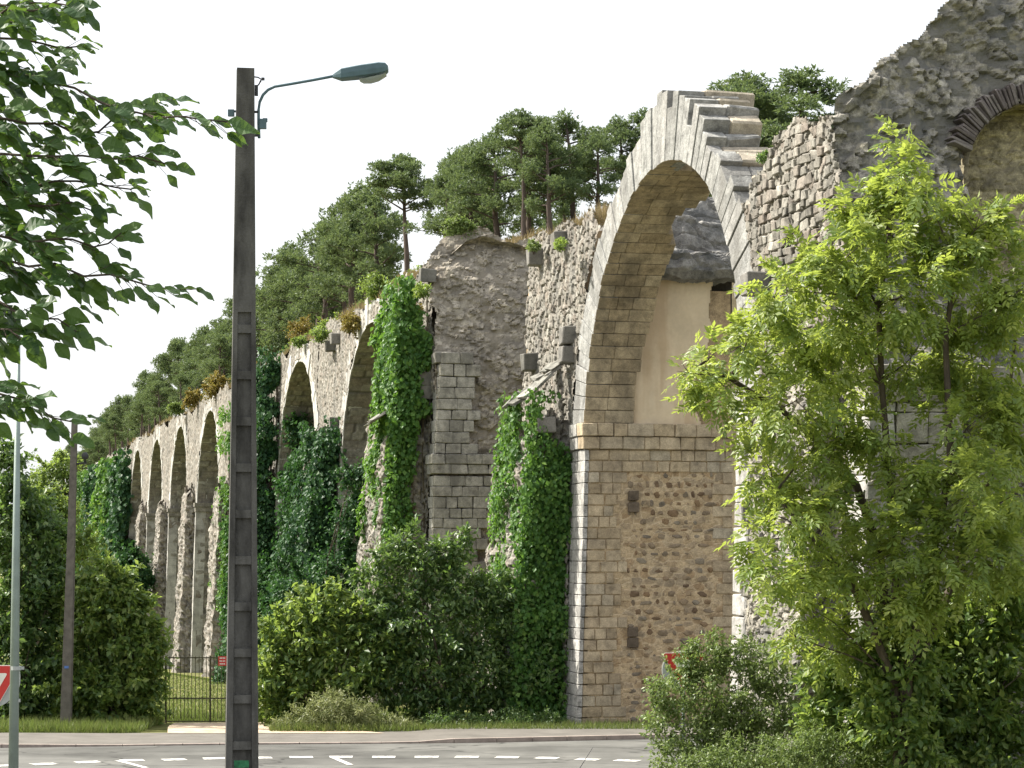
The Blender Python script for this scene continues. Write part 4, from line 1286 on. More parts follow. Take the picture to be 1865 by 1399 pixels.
bush('shrub', 'small-leaved olive green shrub hiding most of the red-edged sign', 'shrub', 46.0,
     [(1262, 1178, 18), (1290, 1215, 40), (1330, 1190, 30), (1370, 1205, 45), (1415, 1235, 40), (1235, 1265, 45), (1310, 1275, 70), (1390, 1290, 65), (1200, 1300, 35), (1255, 1335, 60), (1330, 1350, 70), (1410, 1350, 60), (1215, 1370, 40), (1290, 1385, 60), (1380, 1400, 60), (1190, 1255, 18), (1300, 1160, 14), (1276, 1214, 28), (1250, 1204, 22), (1238, 1196, 12), (1248, 1236, 24)],
     26000, 0.085, 0.5, M['l_priv'], 201, (1310, 1420), sub=44, spread=0.24)
bush('leafy_bush', 'deep green leafy bush filling the bottom right corner', 'bush', 43.0,
     [(1840, 1080, 50), (1780, 1130, 60), (1700, 1140, 55), (1850, 1180, 70), (1640, 1200, 60), (1740, 1220, 85), (1570, 1230, 50), (1520, 1260, 40), (1650, 1290, 80), (1780, 1310, 95), (1850, 1300, 70), (1560, 1310, 55), (1500, 1320, 45), (1690, 1370, 80), (1600, 1380, 60), (1810, 1390, 80), (1740, 1400, 60), (1480, 1240, 28), (1640, 1150, 50, -1.2), (1600, 1200, 50, -1.2), (1660, 1230, 60, -1.5), (1620, 1300, 60, -1.5), (1660, 1360, 60, -1.5)],
     32000, 0.16, 0.55, M['l_mid'], 202, (1720, 1420), sub=44, spread=0.24)
bush('scrub', 'low yellow-green weeds on the bank at the bottom edge', 'weeds', 42.0,
     [(1300, 1392, 30), (1350, 1385, 40), (1410, 1375, 40), (1460, 1380, 45), (1520, 1370, 40), (1560, 1385, 40), (1480, 1345, 25), (1330, 1400, 40), (1250, 1402, 26)],
     14000, 0.07, 0.4, M['l_yel2'] if 'l_yel2' in M else M['l_priv'], 203, (1430, 1440), sub=24, trunk_r=0.02)

# ------------------------------------------------------------------ shrubs between the pavement and the wall
bush('shrub', 'large dark green shrub at the foot of the wall left of the ivy-clad buttress', 'shrub', 67.6,
     [(850, 975, 14), (745, 990, 30), (700, 1010, 28), (810, 1010, 34), (840, 1000, 20), (760, 1050, 55), (690, 1075, 45), (840, 1070, 50), (900, 1080, 40), (780, 1130, 70), (700, 1150, 55), (870, 1150, 60), (940, 1130, 45), (960, 1190, 55), (800, 1220, 75), (720, 1230, 60), (890, 1230, 60), (980, 1260, 42), (840, 1285, 50), (930, 1290, 50), (760, 1290, 50), (660, 1050, 20)],
     30000, 0.19, 0.42, M['l_dark'], 211, (820, 1330), sub=46, spread=0.22, trunk_r=0.06)
bush('shrub', 'paler leafy shrub beside the gate with upright shoots', 'shrub', 67.4,
     [(560, 1075, 14), (530, 1100, 12), (607, 1065, 12), (615, 1100, 26), (560, 1120, 34), (510, 1150, 34), (650, 1130, 45), (590, 1170, 60), (500, 1210, 45), (650, 1210, 65), (560, 1240, 65), (490, 1270, 40), (640, 1285, 45), (520, 1300, 35), (690, 1180, 50)],
     18000, 0.2, 0.5, M['l_mid'], 212, (570, 1332), sub=44, spread=0.22, trunk_r=0.045)
bush('low_bush', 'low grassy mound of pale weeds at the pavement edge', 'bush', 65.3,
     [(610, 1285, 40, 0, 24), (560, 1305, 38, 0, 24), (650, 1300, 42, 0, 30), (700, 1318, 36, 0, 16), (520, 1318, 30, 0, 15), (600, 1320, 50, 0, 16), (740, 1322, 30, 0, 12)],
     9000, 0.13, 0.22, M['l_pale'], 213, (610, 1333), sub=24, trunk_r=0.015)
bush('low_bush', 'dark low growth at the foot of the ivy-clad buttress', 'bush', 65.8,
     [(800, 1315, 34, 0, 16), (870, 1318, 40, 0, 14), (940, 1312, 36, 0, 20), (1000, 1312, 26, 0, 16), (1020, 1322, 16, 0, 10)],
     7000, 0.09, 0.3, M['l_dark'], 214, (900, 1330), sub=20, trunk_r=0.012)
bush('tree', 'dark leafy tree at the left edge of the picture behind the lamp mast', 'tree', 69.0,
     [(8, 830, 26), (20, 870, 40), (55, 925, 45), (15, 960, 55), (80, 985, 45), (40, 1040, 65), (100, 1060, 40), (15, 1120, 70), (80, 1140, 60), (40, 1220, 75), (100, 1230, 45), (20, 1290, 55), (80, 1295, 45)],
     22000, 0.21, 0.5, M['l_dark'], 221, (40, 1325), sub=44, spread=0.22, trunk_r=0.08)
bush('shrub', 'sunlit green shrub left of the iron gate', 'shrub', 68.5,
     [(185, 1045, 30), (215, 1060, 30), (150, 1085, 45), (200, 1110, 50), (240, 1110, 35), (262, 1140, 26), (285, 1165, 20), (160, 1160, 60), (230, 1180, 55), (275, 1200, 30), (150, 1240, 60), (220, 1250, 60), (270, 1260, 32), (180, 1300, 55), (250, 1305, 40), (120, 1310, 40)],
     22000, 0.21, 0.5, M['l_mid'], 222, (210, 1322), sub=44, spread=0.22, trunk_r=0.06)
bush('tree', 'light green tree behind the second concrete pole', 'tree', 95.0,
     [(75, 905, 36), (110, 920, 30), (60, 950, 30), (110, 970, 40), (150, 1000, 30), (90, 1020, 40), (60, 1000, 34)],
     15000, 0.16, 0.5, M['l_mid'], 223, (100, 1290), sub=26, trunk_r=0.09)
bush('tree', 'pale tree at the far end of the aqueduct', 'tree', 330.0,
     [(70, 875, 22), (95, 862, 24), (120, 850, 22), (60, 900, 20), (130, 880, 26), (100, 895, 26), (110, 832, 12), (75, 930, 26), (115, 925, 26), (135, 905, 20)],
     8000, 0.5, 0.6, M['l_mid'], 224, (95, 1100), sub=22, trunk_r=0.2)

# ------------------------------------------------------------------ ivy
def ivy(name, label, k, s0, s1, out0, out1, z0, z1, n, size, mat, seed, shape=None, extra=0.25, group='ivy on the aqueduct'):
    """ivy mantle over a buttress: near side, front and far side, with hanging shoots"""
    g = np.random.default_rng(seed); b = BAY * k
    f = g.random(n)
    z = z0 + (z1 - z0) * f
    out = out0 + (out1 - out0) * f
    W = s1 - s0
    N = Noise2(seed)
    phi = math.pi * np.clip(g.beta(1.15, 1.7, n), 0.0, 1.0)
    c_, sn = np.cos(phi), np.sin(phi)
    cs = np.sign(c_) * np.abs(c_) ** 0.55; ss2 = np.abs(sn) ** 0.55
    big = N.fbm(z / 1.5 + 0.5 * np.sin(phi * 5), phi * 2.3 + 11, 3)
    strand = N.fbm(z / 2.6 + 4, phi * 9.0, 2)
    fine = N.fbm(z / 0.35 + 9, phi * 8.0, 2)
    surf = np.clip(0.55 + 1.5 * big + 0.7 * strand + 0.35 * fine, 0.0, 2.2)
    depth = g.random(n) ** 0.35
    bulge = extra * surf * depth * (np.where(c_ > 0.6, 0.8, 1.0) if k == 0 else 1.0)
    nrm2 = np.stack([-c_, -np.maximum(sn, 0.15)], -1); nrm2 /= np.linalg.norm(nrm2, axis=-1, keepdims=True)
    s = b + (s0 + s1) / 2 - (W / 2) * cs + nrm2[:, 0] * bulge
    t = 0.15 - (out + 0.15) * ss2 + nrm2[:, 1] * bulge
    sheet = g.random(n) < 0.38      # mat on the side that faces the road
    s = np.where(sheet, b + s0 - 0.10 - extra * np.clip(0.5 + 1.9 * N.fbm(z / 1.1 + 31, t * 1.6 + 5, 3) + 0.8 * N.fbm(z / 0.35 + 3, t * 4, 2), 0, 2.4) * depth, s)
    t = np.where(sheet, 0.05 - (out + 0.15) * g.random(n), t)
    nrm2 = np.where(sheet[:, None], np.array([-0.9, -0.44]), nrm2)
    edge_top = z < z1 - 2.2 * np.clip(0.5 + 1.6 * N.fbm(phi * 3.1 + 3, phi * 0 + 2, 3), 0, 1.3)
    edge_low = z > z0 + 2.0 * np.clip(0.5 + 1.6 * N.fbm(phi * 4.1 + 8, phi * 0 + 6, 3), 0, 1.3) * (z0 > 2)
    wall_edge = (t < 0.05 - 0.75 * np.clip(0.2 + 1.7 * N.fbm(z / 0.8 + 7, z * 0 + 1, 3), 0, 1.2)) | (z0 < 1) & (z < 6.5) | (k == 0)
    keep = edge_top & edge_low & wall_edge & (N.fbm(z / 0.9 + 21, phi * 4 + 3, 3) > -0.34)
    if shape is not None:
        keep &= shape(s - b, t, z, g)
    s, t, z, phi, nrm2 = s[keep], t[keep], z[keep], phi[keep], nrm2[keep]
    n = len(s)
    P = ST(s, t + BAT * z, z) + g.normal(size=(n, 3)) * 0.05
    nn = nrm2[:, :1] * np.array([DV[0], DV[1], 0]) + nrm2[:, 1:] * np.array([EV[0], EV[1], 0]) + np.array([0, 0, 0.6]) + g.normal(size=(n, 3)) * 0.45
    d = np.array([0, 0, -1.0]) + g.normal(size=(n, 3)) * 0.5
    l = size * (0.45 + 1.0 * g.random(n))
    arr = leaf_arrays(P, d, nn, l, l * 0.85, np.clip(g.normal(0.45, 0.24, n), 0, 1))
    r = random.Random(seed)
    st = []
    for i in range(7):
        tt = -r.uniform(0.1, out0); zz = z1 - r.uniform(0.5, 3)
        pts = [Vector(ST(b + s0 - 0.08 + r.uniform(-.05, .05), tt * (0.6 + 0.4 * j / 5) + BAT * zz + r.uniform(-.1, .1), zz + (z0 - zz) * j / 5)) for j in range(6)]
        st.append((pts, 0.03))
    return plant(name, label, 'ivy', ST(b + s0, -out0, z0), arr, mat, st, group, crown='foliage', trunk='stem', bark='vine')

ivy('ivy', 'ivy draped over the slab-roofed buttress next to the road pier, lit on its left side', 0, 1.8, 5.4, 1.5, 1.25, 0.2, 9.6, 44000, 0.13, M['l_ivyb'], 301, extra=0.42,
    shape=lambda s, t, z, g: t < 0.0 - 0.75 * np.clip((z - 6.8) / 2.0, 0, 1) + 0.25 * np.sin(z * 2.7 + np.sin(z * 6.1)) * np.clip(z - 3, 0, 1) + 0.15 * g.random(len(s)))
ivy('ivy', 'long bright green curtain of ivy hanging beside the second pier', 1, 1.3, 5.2, 1.6, 1.35, 4.6, 15.2, 40000, 0.17, M['l_ivyb'], 302, extra=0.38,
    shape=lambda s, t, z, g: t < -0.3 - 0.8 * np.clip((10.5 - z) / 5, 0, 1) - 0.5 * np.clip((z - 12.5) / 2.5, 0, 1) + 0.45 * np.sin(z * 2.1 + np.sin(z * 5.3)) * 0.5 + 0.2 * g.random(len(s)))
ivy('ivy', 'dark cone of ivy over the third buttress', 2, 0.9, 5.6, 2.9, 0.9, -3.0, 11.3, 44000, 0.19, M['l_ivy'], 303, extra=0.75)
ivy('ivy', 'tall dark wall of ivy just right of the concrete lamp post', 3, 0.4, 6.0, 2.2, 0.9, -4.0, 16.2, 44000, 0.21, M['l_ivy'], 304, extra=0.75)
ivy('ivy', 'thin strip of ivy just left of the concrete lamp post', 4, 0.6, 5.4, 0.35, 0.2, 0.5, 14.5, 9000, 0.2, M['l_ivyb'], 305, extra=0.35)
for k_, w_ in ((8, 'nearest of the far ivy columns left of the open arches'), (9, 'second of the far ivy columns left of the open arches'), (10, 'third of the far ivy columns, darker at its foot'), (11, 'farthest ivy column, beside a pale strip of wall')):
    ivy('ivy', w_, k_, 0.5, 6.2, 1.9, 1.1, -6.0, 15.4, 16000, 0.45, M['l_ivyb'] if k_ % 2 else M['l_ivy'], 310 + k_, extra=0.8)
# ivy fallen across the foot of the third arch
bush('ivy_bush', 'dark bush of ivy in the mouth of the third arch', 'ivy', 103.0, [(640, 870, 26), (660, 900, 24), (640, 950, 36), (660, 1000, 36), (620, 1040, 46), (670, 1060, 36), (560, 1080, 50), (520, 1110, 46)], 16000, 0.16, 0.85, M['l_ivy'], 320, (620, 1200), sub=28)
bush('ivy_bush', 'dark ivy filling the lower half of the fourth arch', 'ivy', 126.0, [(540, 780, 22), (550, 830, 24), (540, 890, 30), (550, 950, 30), (545, 1010, 34), (500, 1050, 40)], 13000, 0.19, 0.85, M['l_ivy'], 321, (540, 1180), sub=28)
bush('shrub', 'round dark shrub at the foot of the far ivy columns', 'shrub', 190.0, [(240, 1020, 24), (225, 1050, 26), (255, 1055, 24), (240, 1080, 30)], 7000, 0.3, 0.7, M['l_ivy'], 322, (240, 1180), sub=24, trunk_r=0.1)

# ------------------------------------------------------------------ pines along the hilltop
def pine_variant(seed, h=7.0, spread=2.3, low=0.35, flat=0.55):
    g = np.random.default_rng(seed); r = random.Random(seed)
    lean = (r.uniform(-0.5, 0.5), r.uniform(-0.5, 0.5))
    tp = [Vector((lean[0] * (i / 6) ** 1.5 + r.uniform(-.05, .05), lean[1] * (i / 6) ** 1.5 + r.uniform(-.05, .05), h * 0.95 * i / 6)) for i in range(7)]
    st = [(tp, [0.17 * (1 - 0.85 * i / 6) + 0.02 for i in range(7)])]
    pads = []
    nl = r.randint(20, 26)
    for i in range(nl):
        f = low + (1 - low) * ((i + r.random()) / nl)
        p0 = tp[0].lerp(tp[-1], f); j = min(5, int(f * 6)); p0 = tp[j].lerp(tp[j + 1], f * 6 - j)
        a = r.uniform(0, 2 * math.pi)
        prof_ = math.sin(math.pi * min(1, 0.25 + 0.78 * (f - low) / (1 - low))) ** 0.7
        L = spread * prof_ * r.uniform(0.45, 1.05)
        q = p0 + Vector((math.cos(a) * L, math.sin(a) * L, L * r.uniform(0.1, 0.45)))
        st.append((bent(p0, q, r, 0.12, 4), [0.055, 0.045, 0.035, 0.025, 0.012]))
        pads.append((q, r.uniform(0.42, 0.75)))
        if L > 0.9:
            pads.append((p0.lerp(q, 0.6) + Vector((r.uniform(-.4, .4), r.uniform(-.4, .4), 0.2)), r.uniform(0.4, 0.65)))
    pads.append((tp[-1] + Vector((0, 0, 0.1)), 0.7)); pads.append((tp[-1] + Vector((0.4, 0.3, -0.2)), 0.6))
    out = []
    for q, rad in pads:
        nt = int(52 * rad / 0.6)
        c = np.array(q) + unit(g.normal(size=(nt, 3))) * (g.random((nt, 1)) ** 0.5) * np.array([rad, rad, rad * flat + 0.08])
        o_ = unit(c - np.array(q) + np.array([0, 0, rad * 0.5]))
        nb_ = 6
        P = np.repeat(c, nb_, 0); o2 = np.repeat(o_, nb_, 0)
        m_ = len(P)
        d = unit(o2 * 0.7 + np.array([0, 0, 0.25]) + g.normal(size=(m_, 3)) * 0.75)
        tint = np.clip(0.35 + 0.45 * (c[:, 2] - q.z + rad * flat) / (2 * rad * flat + 0.2) * 0 + g.normal(0.1, 0.2, nt), 0, 1)
        l = 0.20 * (0.7 + 0.6 * g.random(m_))
        out.append(leaf_arrays(P, d, g.normal(size=(m_, 3)), l, l * 0.3, np.repeat(tint, nb_)))
    arr = cat_arrays(out)
    m1 = mesh('crown', *arr); m1.materials.append(M['l_pine'])
    mb = MB()
    for pts, rad in st:
        mb.tube(pts, rad, n=6, cap=False)
    m2 = mb.mesh('trunk', smooth=True); m2.materials.append(M['pinebark'])
    return m1, m2
PV = [pine_variant(1, 7.2, 2.4, 0.32), pine_variant(2, 7.8, 2.2, 0.45), pine_variant(3, 6.6, 2.6, 0.25), pine_variant(4, 8.4, 2.3, 0.62, 0.35), pine_variant(5, 7.0, 2.5, 0.2), pine_variant(6, 5.2, 2.0, 0.15)]
def pine(v, s, t, scale, rot, label, group, z=None, name='pine_tree', wide=1.0):
    zz = float(hz(s, t)) - 0.15 if z is None else z
    p = ST(s, t, zz)
    e = thing(name, label, 'pine tree', tuple(p), group)
    e.rotation_euler = (0, 0, rot); e.scale = (scale * wide, scale * wide, scale)
    for nm, me in (('crown', PV[v][0]), ('trunk', PV[v][1])):
        o = bpy.data.objects.new(nm, me); COL.objects.link(o); o.parent = e
    return e
def st_of_px(x, D):
    X = (x - 932.5) / F * D - O2[0]; Y = D - O2[1]
    return X * DV[0] + Y * DV[1], X * EV[0] + Y * EV[1]
r = random.Random(44)
# named pines along the skyline: (pixel column of the trunk, distance, pixel row of the top, variant, label)
sky_pines = [
    (1348, 96, 122, 2, 'open-crowned pine just right of the broken arch crown, left one of the pair'),
    (1462, 94, 112, 4, 'dense round pine above the nearest pier, right one of the pair'),
    (1405, 97, 170, 2, 'small pine filling the gap between the two pines right of the arch'),
    (1135, 95, 198, 1, 'pine whose crown touches the left side of the great arch'),
    (1090, 93, 250, 2, 'dark pine just left of the great arch, behind the wall top'),
    (1045, 97, 190, 0, 'narrow-topped pine standing above the rest left of the great arch'),
    (1000, 95, 235, 4, 'dense pine between the flat-topped and the narrow-topped pines'),
    (955, 93, 188, 3, 'flat-topped umbrella pine, the tallest above the second pier'),
    (905, 98, 232, 2, 'pine leaning out left of the flat-topped umbrella pine'),
    (860, 101, 265, 4, 'dense green pine above the rounded top of the second pier'),
    (820, 105, 300, 0, 'slim pine at the right of the bright gap in the trees'),
    (742, 114, 262, 3, 'lone pine with a bare dark trunk against the bright sky gap'),
    (690, 122, 330, 4, 'broad pine left of the bare-trunked pine'),
    (640, 128, 345, 0, 'round-shouldered pine above the ivy curtain'),
    (590, 140, 385, 2, 'pine with layered boughs reaching left over the sky'),
    (545, 150, 430, 4, 'low spreading pine right of the concrete lamp post'),
    (500, 160, 482, 5, 'small pine just right of the concrete lamp post'),
]
for x, D, ytop, v, lab in sky_pines:
    s_, t_ = st_of_px(x, D)
    t_ = max(t_, 2.2)
    zt_ = CAM_Z + (HOR - ytop) / F * D
    zb = float(hz(s_, t_)) - 0.15
    h0 = [7.2, 7.8, 6.6, 8.4, 7.0, 5.2][v] + 0.5
    pine(v, s_, t_, max(0.55, (zt_ - zb) / h0), r.uniform(0, 6.28), lab, 'pines on the hilltop', wide=1.45 if x > 1300 else 1.1)
sA = 26.0
i = 0
while sA < 330:
    for row in ((2.2, 0.62, 0.8), (5.2, 0.85, 1.08), (9.5, 0.85, 1.05)):
        if row[0] > 6 and sA > 110:
            continue
        if row[0] < 3 and (sA < 95 or r.random() < 0.45):
            continue
        if row[0] > 3 and sA < 70 and r.random() < 0.25:
            continue
        t_ = row[0] + r.uniform(-0.7, 0.9)
        s_ = sA + r.uniform(-2, 2)
        D_ = O2[1] + s_ * DV[1] + t_ * EV[1]; x_ = 932.5 + F * (O2[0] + s_ * DV[0] + t_ * EV[0]) / D_
        if (705 < x_ < 830) and r.random() < 0.92:
            continue
        lab = 'pine in the dense hilltop row right of the concrete lamp post' if x_ > 470 else 'pine in the far hilltop row left of the concrete lamp post'
        sc_ = r.uniform(row[1], row[2]) * (1.0 if x_ < 700 else 0.74)
        pine(r.choice((0, 2, 4, 5, 1)), s_, t_, sc_, r.uniform(0, 6.28), lab, 'pines right of the lamp post' if x_ > 470 else 'pines left of the lamp post')
    sA += 5.0 if sA < 120 else 7.0

# ------------------------------------------------------------------ scrub on the wall tops
def scrub(label, x, y, D, rp, mat, seed, n=2600, L=0.12, W=0.5, name='scrub_bush'):
    g = np.random.default_rng(seed); r = random.Random(seed)
    cl = [(np.array(PX(x + r.uniform(-.6, .6) * rp, y + r.uniform(-.4, .4) * rp, D + r.uniform(-.4, .4))), (rp * .6 / F * D,) * 3) for _ in range(5)]
    b = PX(x, y + rp * 1.1, D)
    st = [(bent(b, Vector(c[0]), r, 0.2, 3), [0.02, 0.015, 0.01, 0.006]) for c in cl]
    return plant(name, label, 'bush', b, foliage(cl, n, g, L, W, 0.2, 16), mat, st, crown='foliage', trunk='stem')
scrub('orange-tinged bush on the wall top left of the ivy curtain', 635, 590, 103, 24, M['l_yel'], 401)
scrub('yellow bush on the hill edge above the fourth arch', 545, 600, 125, 22, M['l_yel'], 402)
scrub('green bush on the wall top over the ivy curtain', 685, 520, 100, 34, M['l_mid'], 403, 4000)
scrub('small green bush growing from the broken top of the second pier', 772, 530, 86, 14, M['l_mid'], 404, 1200)
scrub('yellowing bush on the wall top left of the concrete lamp post', 395, 705, 158, 22, M['l_yel'], 405, 3000, 0.2)
scrub('pale bush on the wall top above the far open arches', 355, 725, 170, 16, M['l_yel'], 406, 2000, 0.2)
scrub('little plant on the wall beside the road pier', 1018, 445, 66.4, 12, M['l_mid'], 407, 700, 0.09)
scrub('tuft of weeds on the wall left of the road pier', 972, 450, 70.5, 12, M['l_priv'], 408, 600, 0.09)
scrub('brown-green bush in front of the pines on the second pier', 835, 415, 90, 26, M['l_priv'], 409, 3000)
scrub('dark tuft in the notch between ring and near pier', 1392, 285, 53, 10, M['l_dark'], 410, 500, 0.08)
scrub('leafy weeds on the hill edge above the third arch', 585, 610, 110, 16, M['l_mid'], 411, 1500)
scrub('pale weeds on the wall top above the fourth arch', 545, 622, 119, 12, M['l_mid'], 412, 1200)
scrub('low pale growth on the wall top beside the yellowing bush', 320, 745, 178, 14, M['l_priv'], 413, 1500, 0.2)
scrub('scrub at the edge of the rounded second pier top', 745, 560, 88, 18, M['l_yel'], 414, 1500)

for i_, (s_, t_, rp_, mt_, lab_) in enumerate([
    (33, 1.6, 0.5, 'l_yel', 'tawny bush on the open slope right of the ivy curtain'), (37, 3.0, 0.7, 'l_mid', 'green bush at the foot of the pines on the open slope'),
    (41, 1.3, 0.45, 'l_priv', 'grey-green bush on the slope above the second pier'), (52, 1.5, 0.6, 'l_mid', 'leafy bush on the slope behind the ivy curtain'),
    (58, 2.2, 0.6, 'l_yel', 'yellow-brown bush half way up the open slope'), (66, 1.2, 0.5, 'l_priv', 'low olive bush on the slope edge above the fourth arch'),
    (72, 2.5, 0.7, 'l_mid', 'fresh green bush under the pines above the fourth arch'), (80, 1.3, 0.6, 'l_yel', 'rusty bush on the slope just right of the lamp post'),
    (30, 4.0, 0.5, 'l_priv', 'scrub under the tall pines behind the second pier'), (27.5, 3.2, 0.4, 'l_yel', 'dry bush on the brow behind the second pier')]):
    p_ = ST(s_, t_, float(hz(s_, t_)) + rp_ * 0.6)
    D_ = p_[1]
    scrub(lab_, 932.5 + F * p_[0] / D_, HOR - F * (p_[2] - CAM_Z) / D_, D_, rp_ * F / D_, M[mt_], 430 + i_, 2200, 0.14)

# ------------------------------------------------------------------ grass
def grass(name, label, pts, h, w, mat, seed, lean=0.35):
    g = np.random.default_rng(seed); n = len(pts)
    d = np.array([0, 0, 1.0]) + g.normal(size=(n, 3)) * lean
    l = h * (0.4 + 0.9 * g.random(n))
    arr = leaf_arrays(pts, d, g.normal(size=(n, 3)), l, np.full(n, w), np.clip(g.normal(0.5, 0.25, n), 0, 1))
    o = ob(name, mesh(name, *arr), mat, kind='stuff')
    o['label'] = label; o['category'] = 'grass'
    return o
g = np.random.default_rng(500)
n = 42000
px = g.uniform(-18, 4.0, n); py = 64.4 + 6.5 * g.random(n) ** 1.6
kp = ~((px > -10.2) & (px < -6.6) & (py < 69.5))
px, py = px[kp], py[kp]
grass('verge_grass', 'rough grass along the back of the pavement', np.stack([px, py, gz(px, py) - 0.02], -1), 0.32, 0.022, M['l_grass'], 501)
n = 60000
py = 69.3 + 110 * g.random(n) ** 1.7; px = (-932 + 900 * g.random(n)) / F * py - 0.5
px = np.clip(px, -60, O2[0] - 0.24 * (py - 66) - 2.5)
grass('lawn_grass', 'mown grass of the meadow behind the gate', np.stack([px, py, gz(px, py) - 0.03], -1), 0.13, 0.03, M['l_grass'], 502)
n = 42000
s_ = 25 + 150 * g.random(n) ** 1.5; t_ = 0.5 + 5.0 * g.random(n) ** 1.2
grass('dry_grass', 'dry grass along the top of the wall', ST(s_, t_, hz(s_, t_) - 0.05), 0.42, 0.028, M['l_dry'], 503)
n = 2600
s_ = g.uniform(-0.6, 7.4, n); t_ = 0.05 + 0.5 * g.random(n)
grass('dry_grass', 'dry grass on the broken top beside the great arch', ST(s_, t_ + 0.45, 14.15 + 0.2 * g.random(n)), 0.45, 0.02, M['l_dry'], 504)
n = 9000
px = g.uniform(4.2, 12, n); py = g.uniform(38, 47, n)
grass('bank_grass', 'tall grass on the bank in the bottom right corner', np.stack([px, py, gz(px, py) - 0.03], -1), 0.5, 0.02, M['l_grass'], 505)

# ------------------------------------------------------------------ concrete lamp post
def child(name, mb_or_me, mat, parent, smooth=False):
    me = mb_or_me.mesh(name, smooth) if isinstance(mb_or_me, MB) else mb_or_me
    me.materials.append(mat)
    o = bpy.data.objects.new(name, me); COL.objects.link(o); o.parent = parent
    o.matrix_parent_inverse = Matrix.Translation(parent.matrix_world.translation if False else parent['_loc'] if '_loc' in parent else parent.location).inverted() if parent.type == 'EMPTY' else Matrix.Identity(4)
    return o
DL = 27.0
bx = PX(440, 1399, DL); tx = PX(447, 126, DL)
base_z = float(gz(bx.x, DL)) - 0.1
def lp_x(z):
    return bx.x + (tx.x - bx.x) * (z - bx.z) / (tx.z - bx.z)
def lp_w(z):
    return np.interp(z, [base_z, bx.z, tx.z], [0.395, 0.362, 0.198])
lp = thing('street_lamp', 'dark concrete lamp post with recessed panels and a curved lamp arm', 'street lamp', (lp_x(base_z), DL, base_z))
ang = Matrix.Rotation(math.radians(9), 4, 'Z')
def lp_box(mb, z0, z1, x0, x1, y0, y1):
    """x0..y1 are fractions of the half width at that height; post turned a little"""
    P = []
    for z in (z0, z1):
        w = lp_w(z) / 2
        for fx, fy in ((x0, y0), (x1, y0), (x1, y1), (x0, y1)):
            v = ang @ Vector((fx * w, fy * w * 0.8, 0))
            P.append((lp_x(z) + v.x, DL + v.y, z))
    mb.box8(np.array(P))
ztop_ = tx.z
zsol = PX(0, 570, DL).z
mb = MB()
zs_ = np.linspace(base_z, ztop_, 14)
lp_box(mb, zsol, ztop_, -1, 1, -1, 1)
for a, b in ((-1, -0.6), (0.6, 1)):
    lp_box(mb, base_z, zsol - 0.001, a, b, -1, 1)
lp_box(mb, base_z, zsol - 0.001, -0.598, 0.598, -0.55, 0.35)
child('post', mb, M['concrete'], lp)
y_ = 600
while y_ < 1560:
    zc = PX(0, y_, DL).z
    mb = MB(); lp_box(mb, zc - 0.05, zc + 0.045, -0.597, 0.597, -0.93, -0.552)
    child('crossbar', mb, M['concrete'], lp)
    y_ += 84
mb = MB(); lp_box(mb, PX(0, 1397, DL).z, PX(0, 1384, DL).z, -0.5, 0.45, -0.57, -0.553)
child('paint_mark', mb, M['greenpaint'], lp)
def L27(x, y, d=0.0):
    return PX(x, y, DL + d)
arm = [(472, 252), (471, 225), (471, 200), (473, 186), (479, 173), (488, 164), (500, 158), (530, 153), (570, 146), (612, 138)]
mb = MB(); mb.tube([L27(*p) for p in arm], [0.017] * len(arm), n=8)
child('lamp_arm', mb, M['lamp'], lp, True)
# lamp head: lofted shell
sec = [(606, 139.5, 3, .03), (612, 138.5, 6, .06), (622, 137, 11, .10), (655, 132.5, 12.5, .12), (690, 127.5, 12.5, .12), (702, 126, 10, .115), (707, 126, 5, .09)]
V = []; 
for x, y, hh, yy_ in sec:
    for a in np.linspace(0, 2 * math.pi, 12, endpoint=False):
        c, s_ = math.cos(a), math.sin(a)
        V.append(tuple(L27(x, y, 0) + Vector((0, yy_ * math.copysign(abs(c) ** 0.35, c), hh / F * DL * math.copysign(abs(s_) ** 0.35, s_) * (0.95 if s_ > 0 else 0.85)))))
Fc = [(i * 12 + j, i * 12 + (j + 1) % 12, (i + 1) * 12 + (j + 1) % 12, (i + 1) * 12 + j) for i in range(len(sec) - 1) for j in range(12)] + [tuple(range(12)), tuple((len(sec) - 1) * 12 + j for j in range(12))]
hd = child('lamp_head', mesh('lamp_head', np.array(V), Fc, smooth=False), M['lamp'], lp)
m_, nt_, out_ = mat_base('lamp_bowl_glass')
gl = nd(nt_, 'ShaderNodeBsdfPrincipled', Roughness=0.15); gl.inputs['Base Color'].default_value = (0.62, 0.70, 0.70, 1)
gl.inputs['Transmission Weight'].default_value = 0.6
nt_.links.new(gl.outputs[0], out_.inputs[0]); M['bowl'] = m_
V = []
for x, y, hh in [(655, 146, 1), (662, 146, 6), (676, 143, 9), (690, 140, 8), (700, 137, 4), (704, 136, 1)]:
    for a in np.linspace(0, math.pi, 8):
        V.append(tuple(L27(x, y) + Vector((0, 0.10 * math.cos(a), -hh / F * DL * math.sin(a)))))
o = child('glass_bowl', mesh('glass_bowl', np.array(V), grid_faces(6, 8), smooth=True), M['bowl'], lp)
mb = MB(); mb.box(L27(479, 226), (0.075, 0.07, 0.11)); mb.box(L27(483, 219), (0.05, 0.05, 0.04)); child('fuse_box', mb, M['lamp'], lp)
mb = MB(); mb.box(L27(466, 204), (0.06, 0.05, 0.02)); child('bracket', mb, M['darkmetal'], lp)
mb = MB(); mb.box(L27(467, 247), (0.06, 0.05, 0.02)); child('bracket', mb, M['darkmetal'], lp)
mb = MB(); mb.box(L27(421, 206), (0.07, 0.06, 0.075)); mb.box(L27(431, 203), (0.05, 0.03, 0.02)); child('junction_box', mb, M['lamp'], lp)
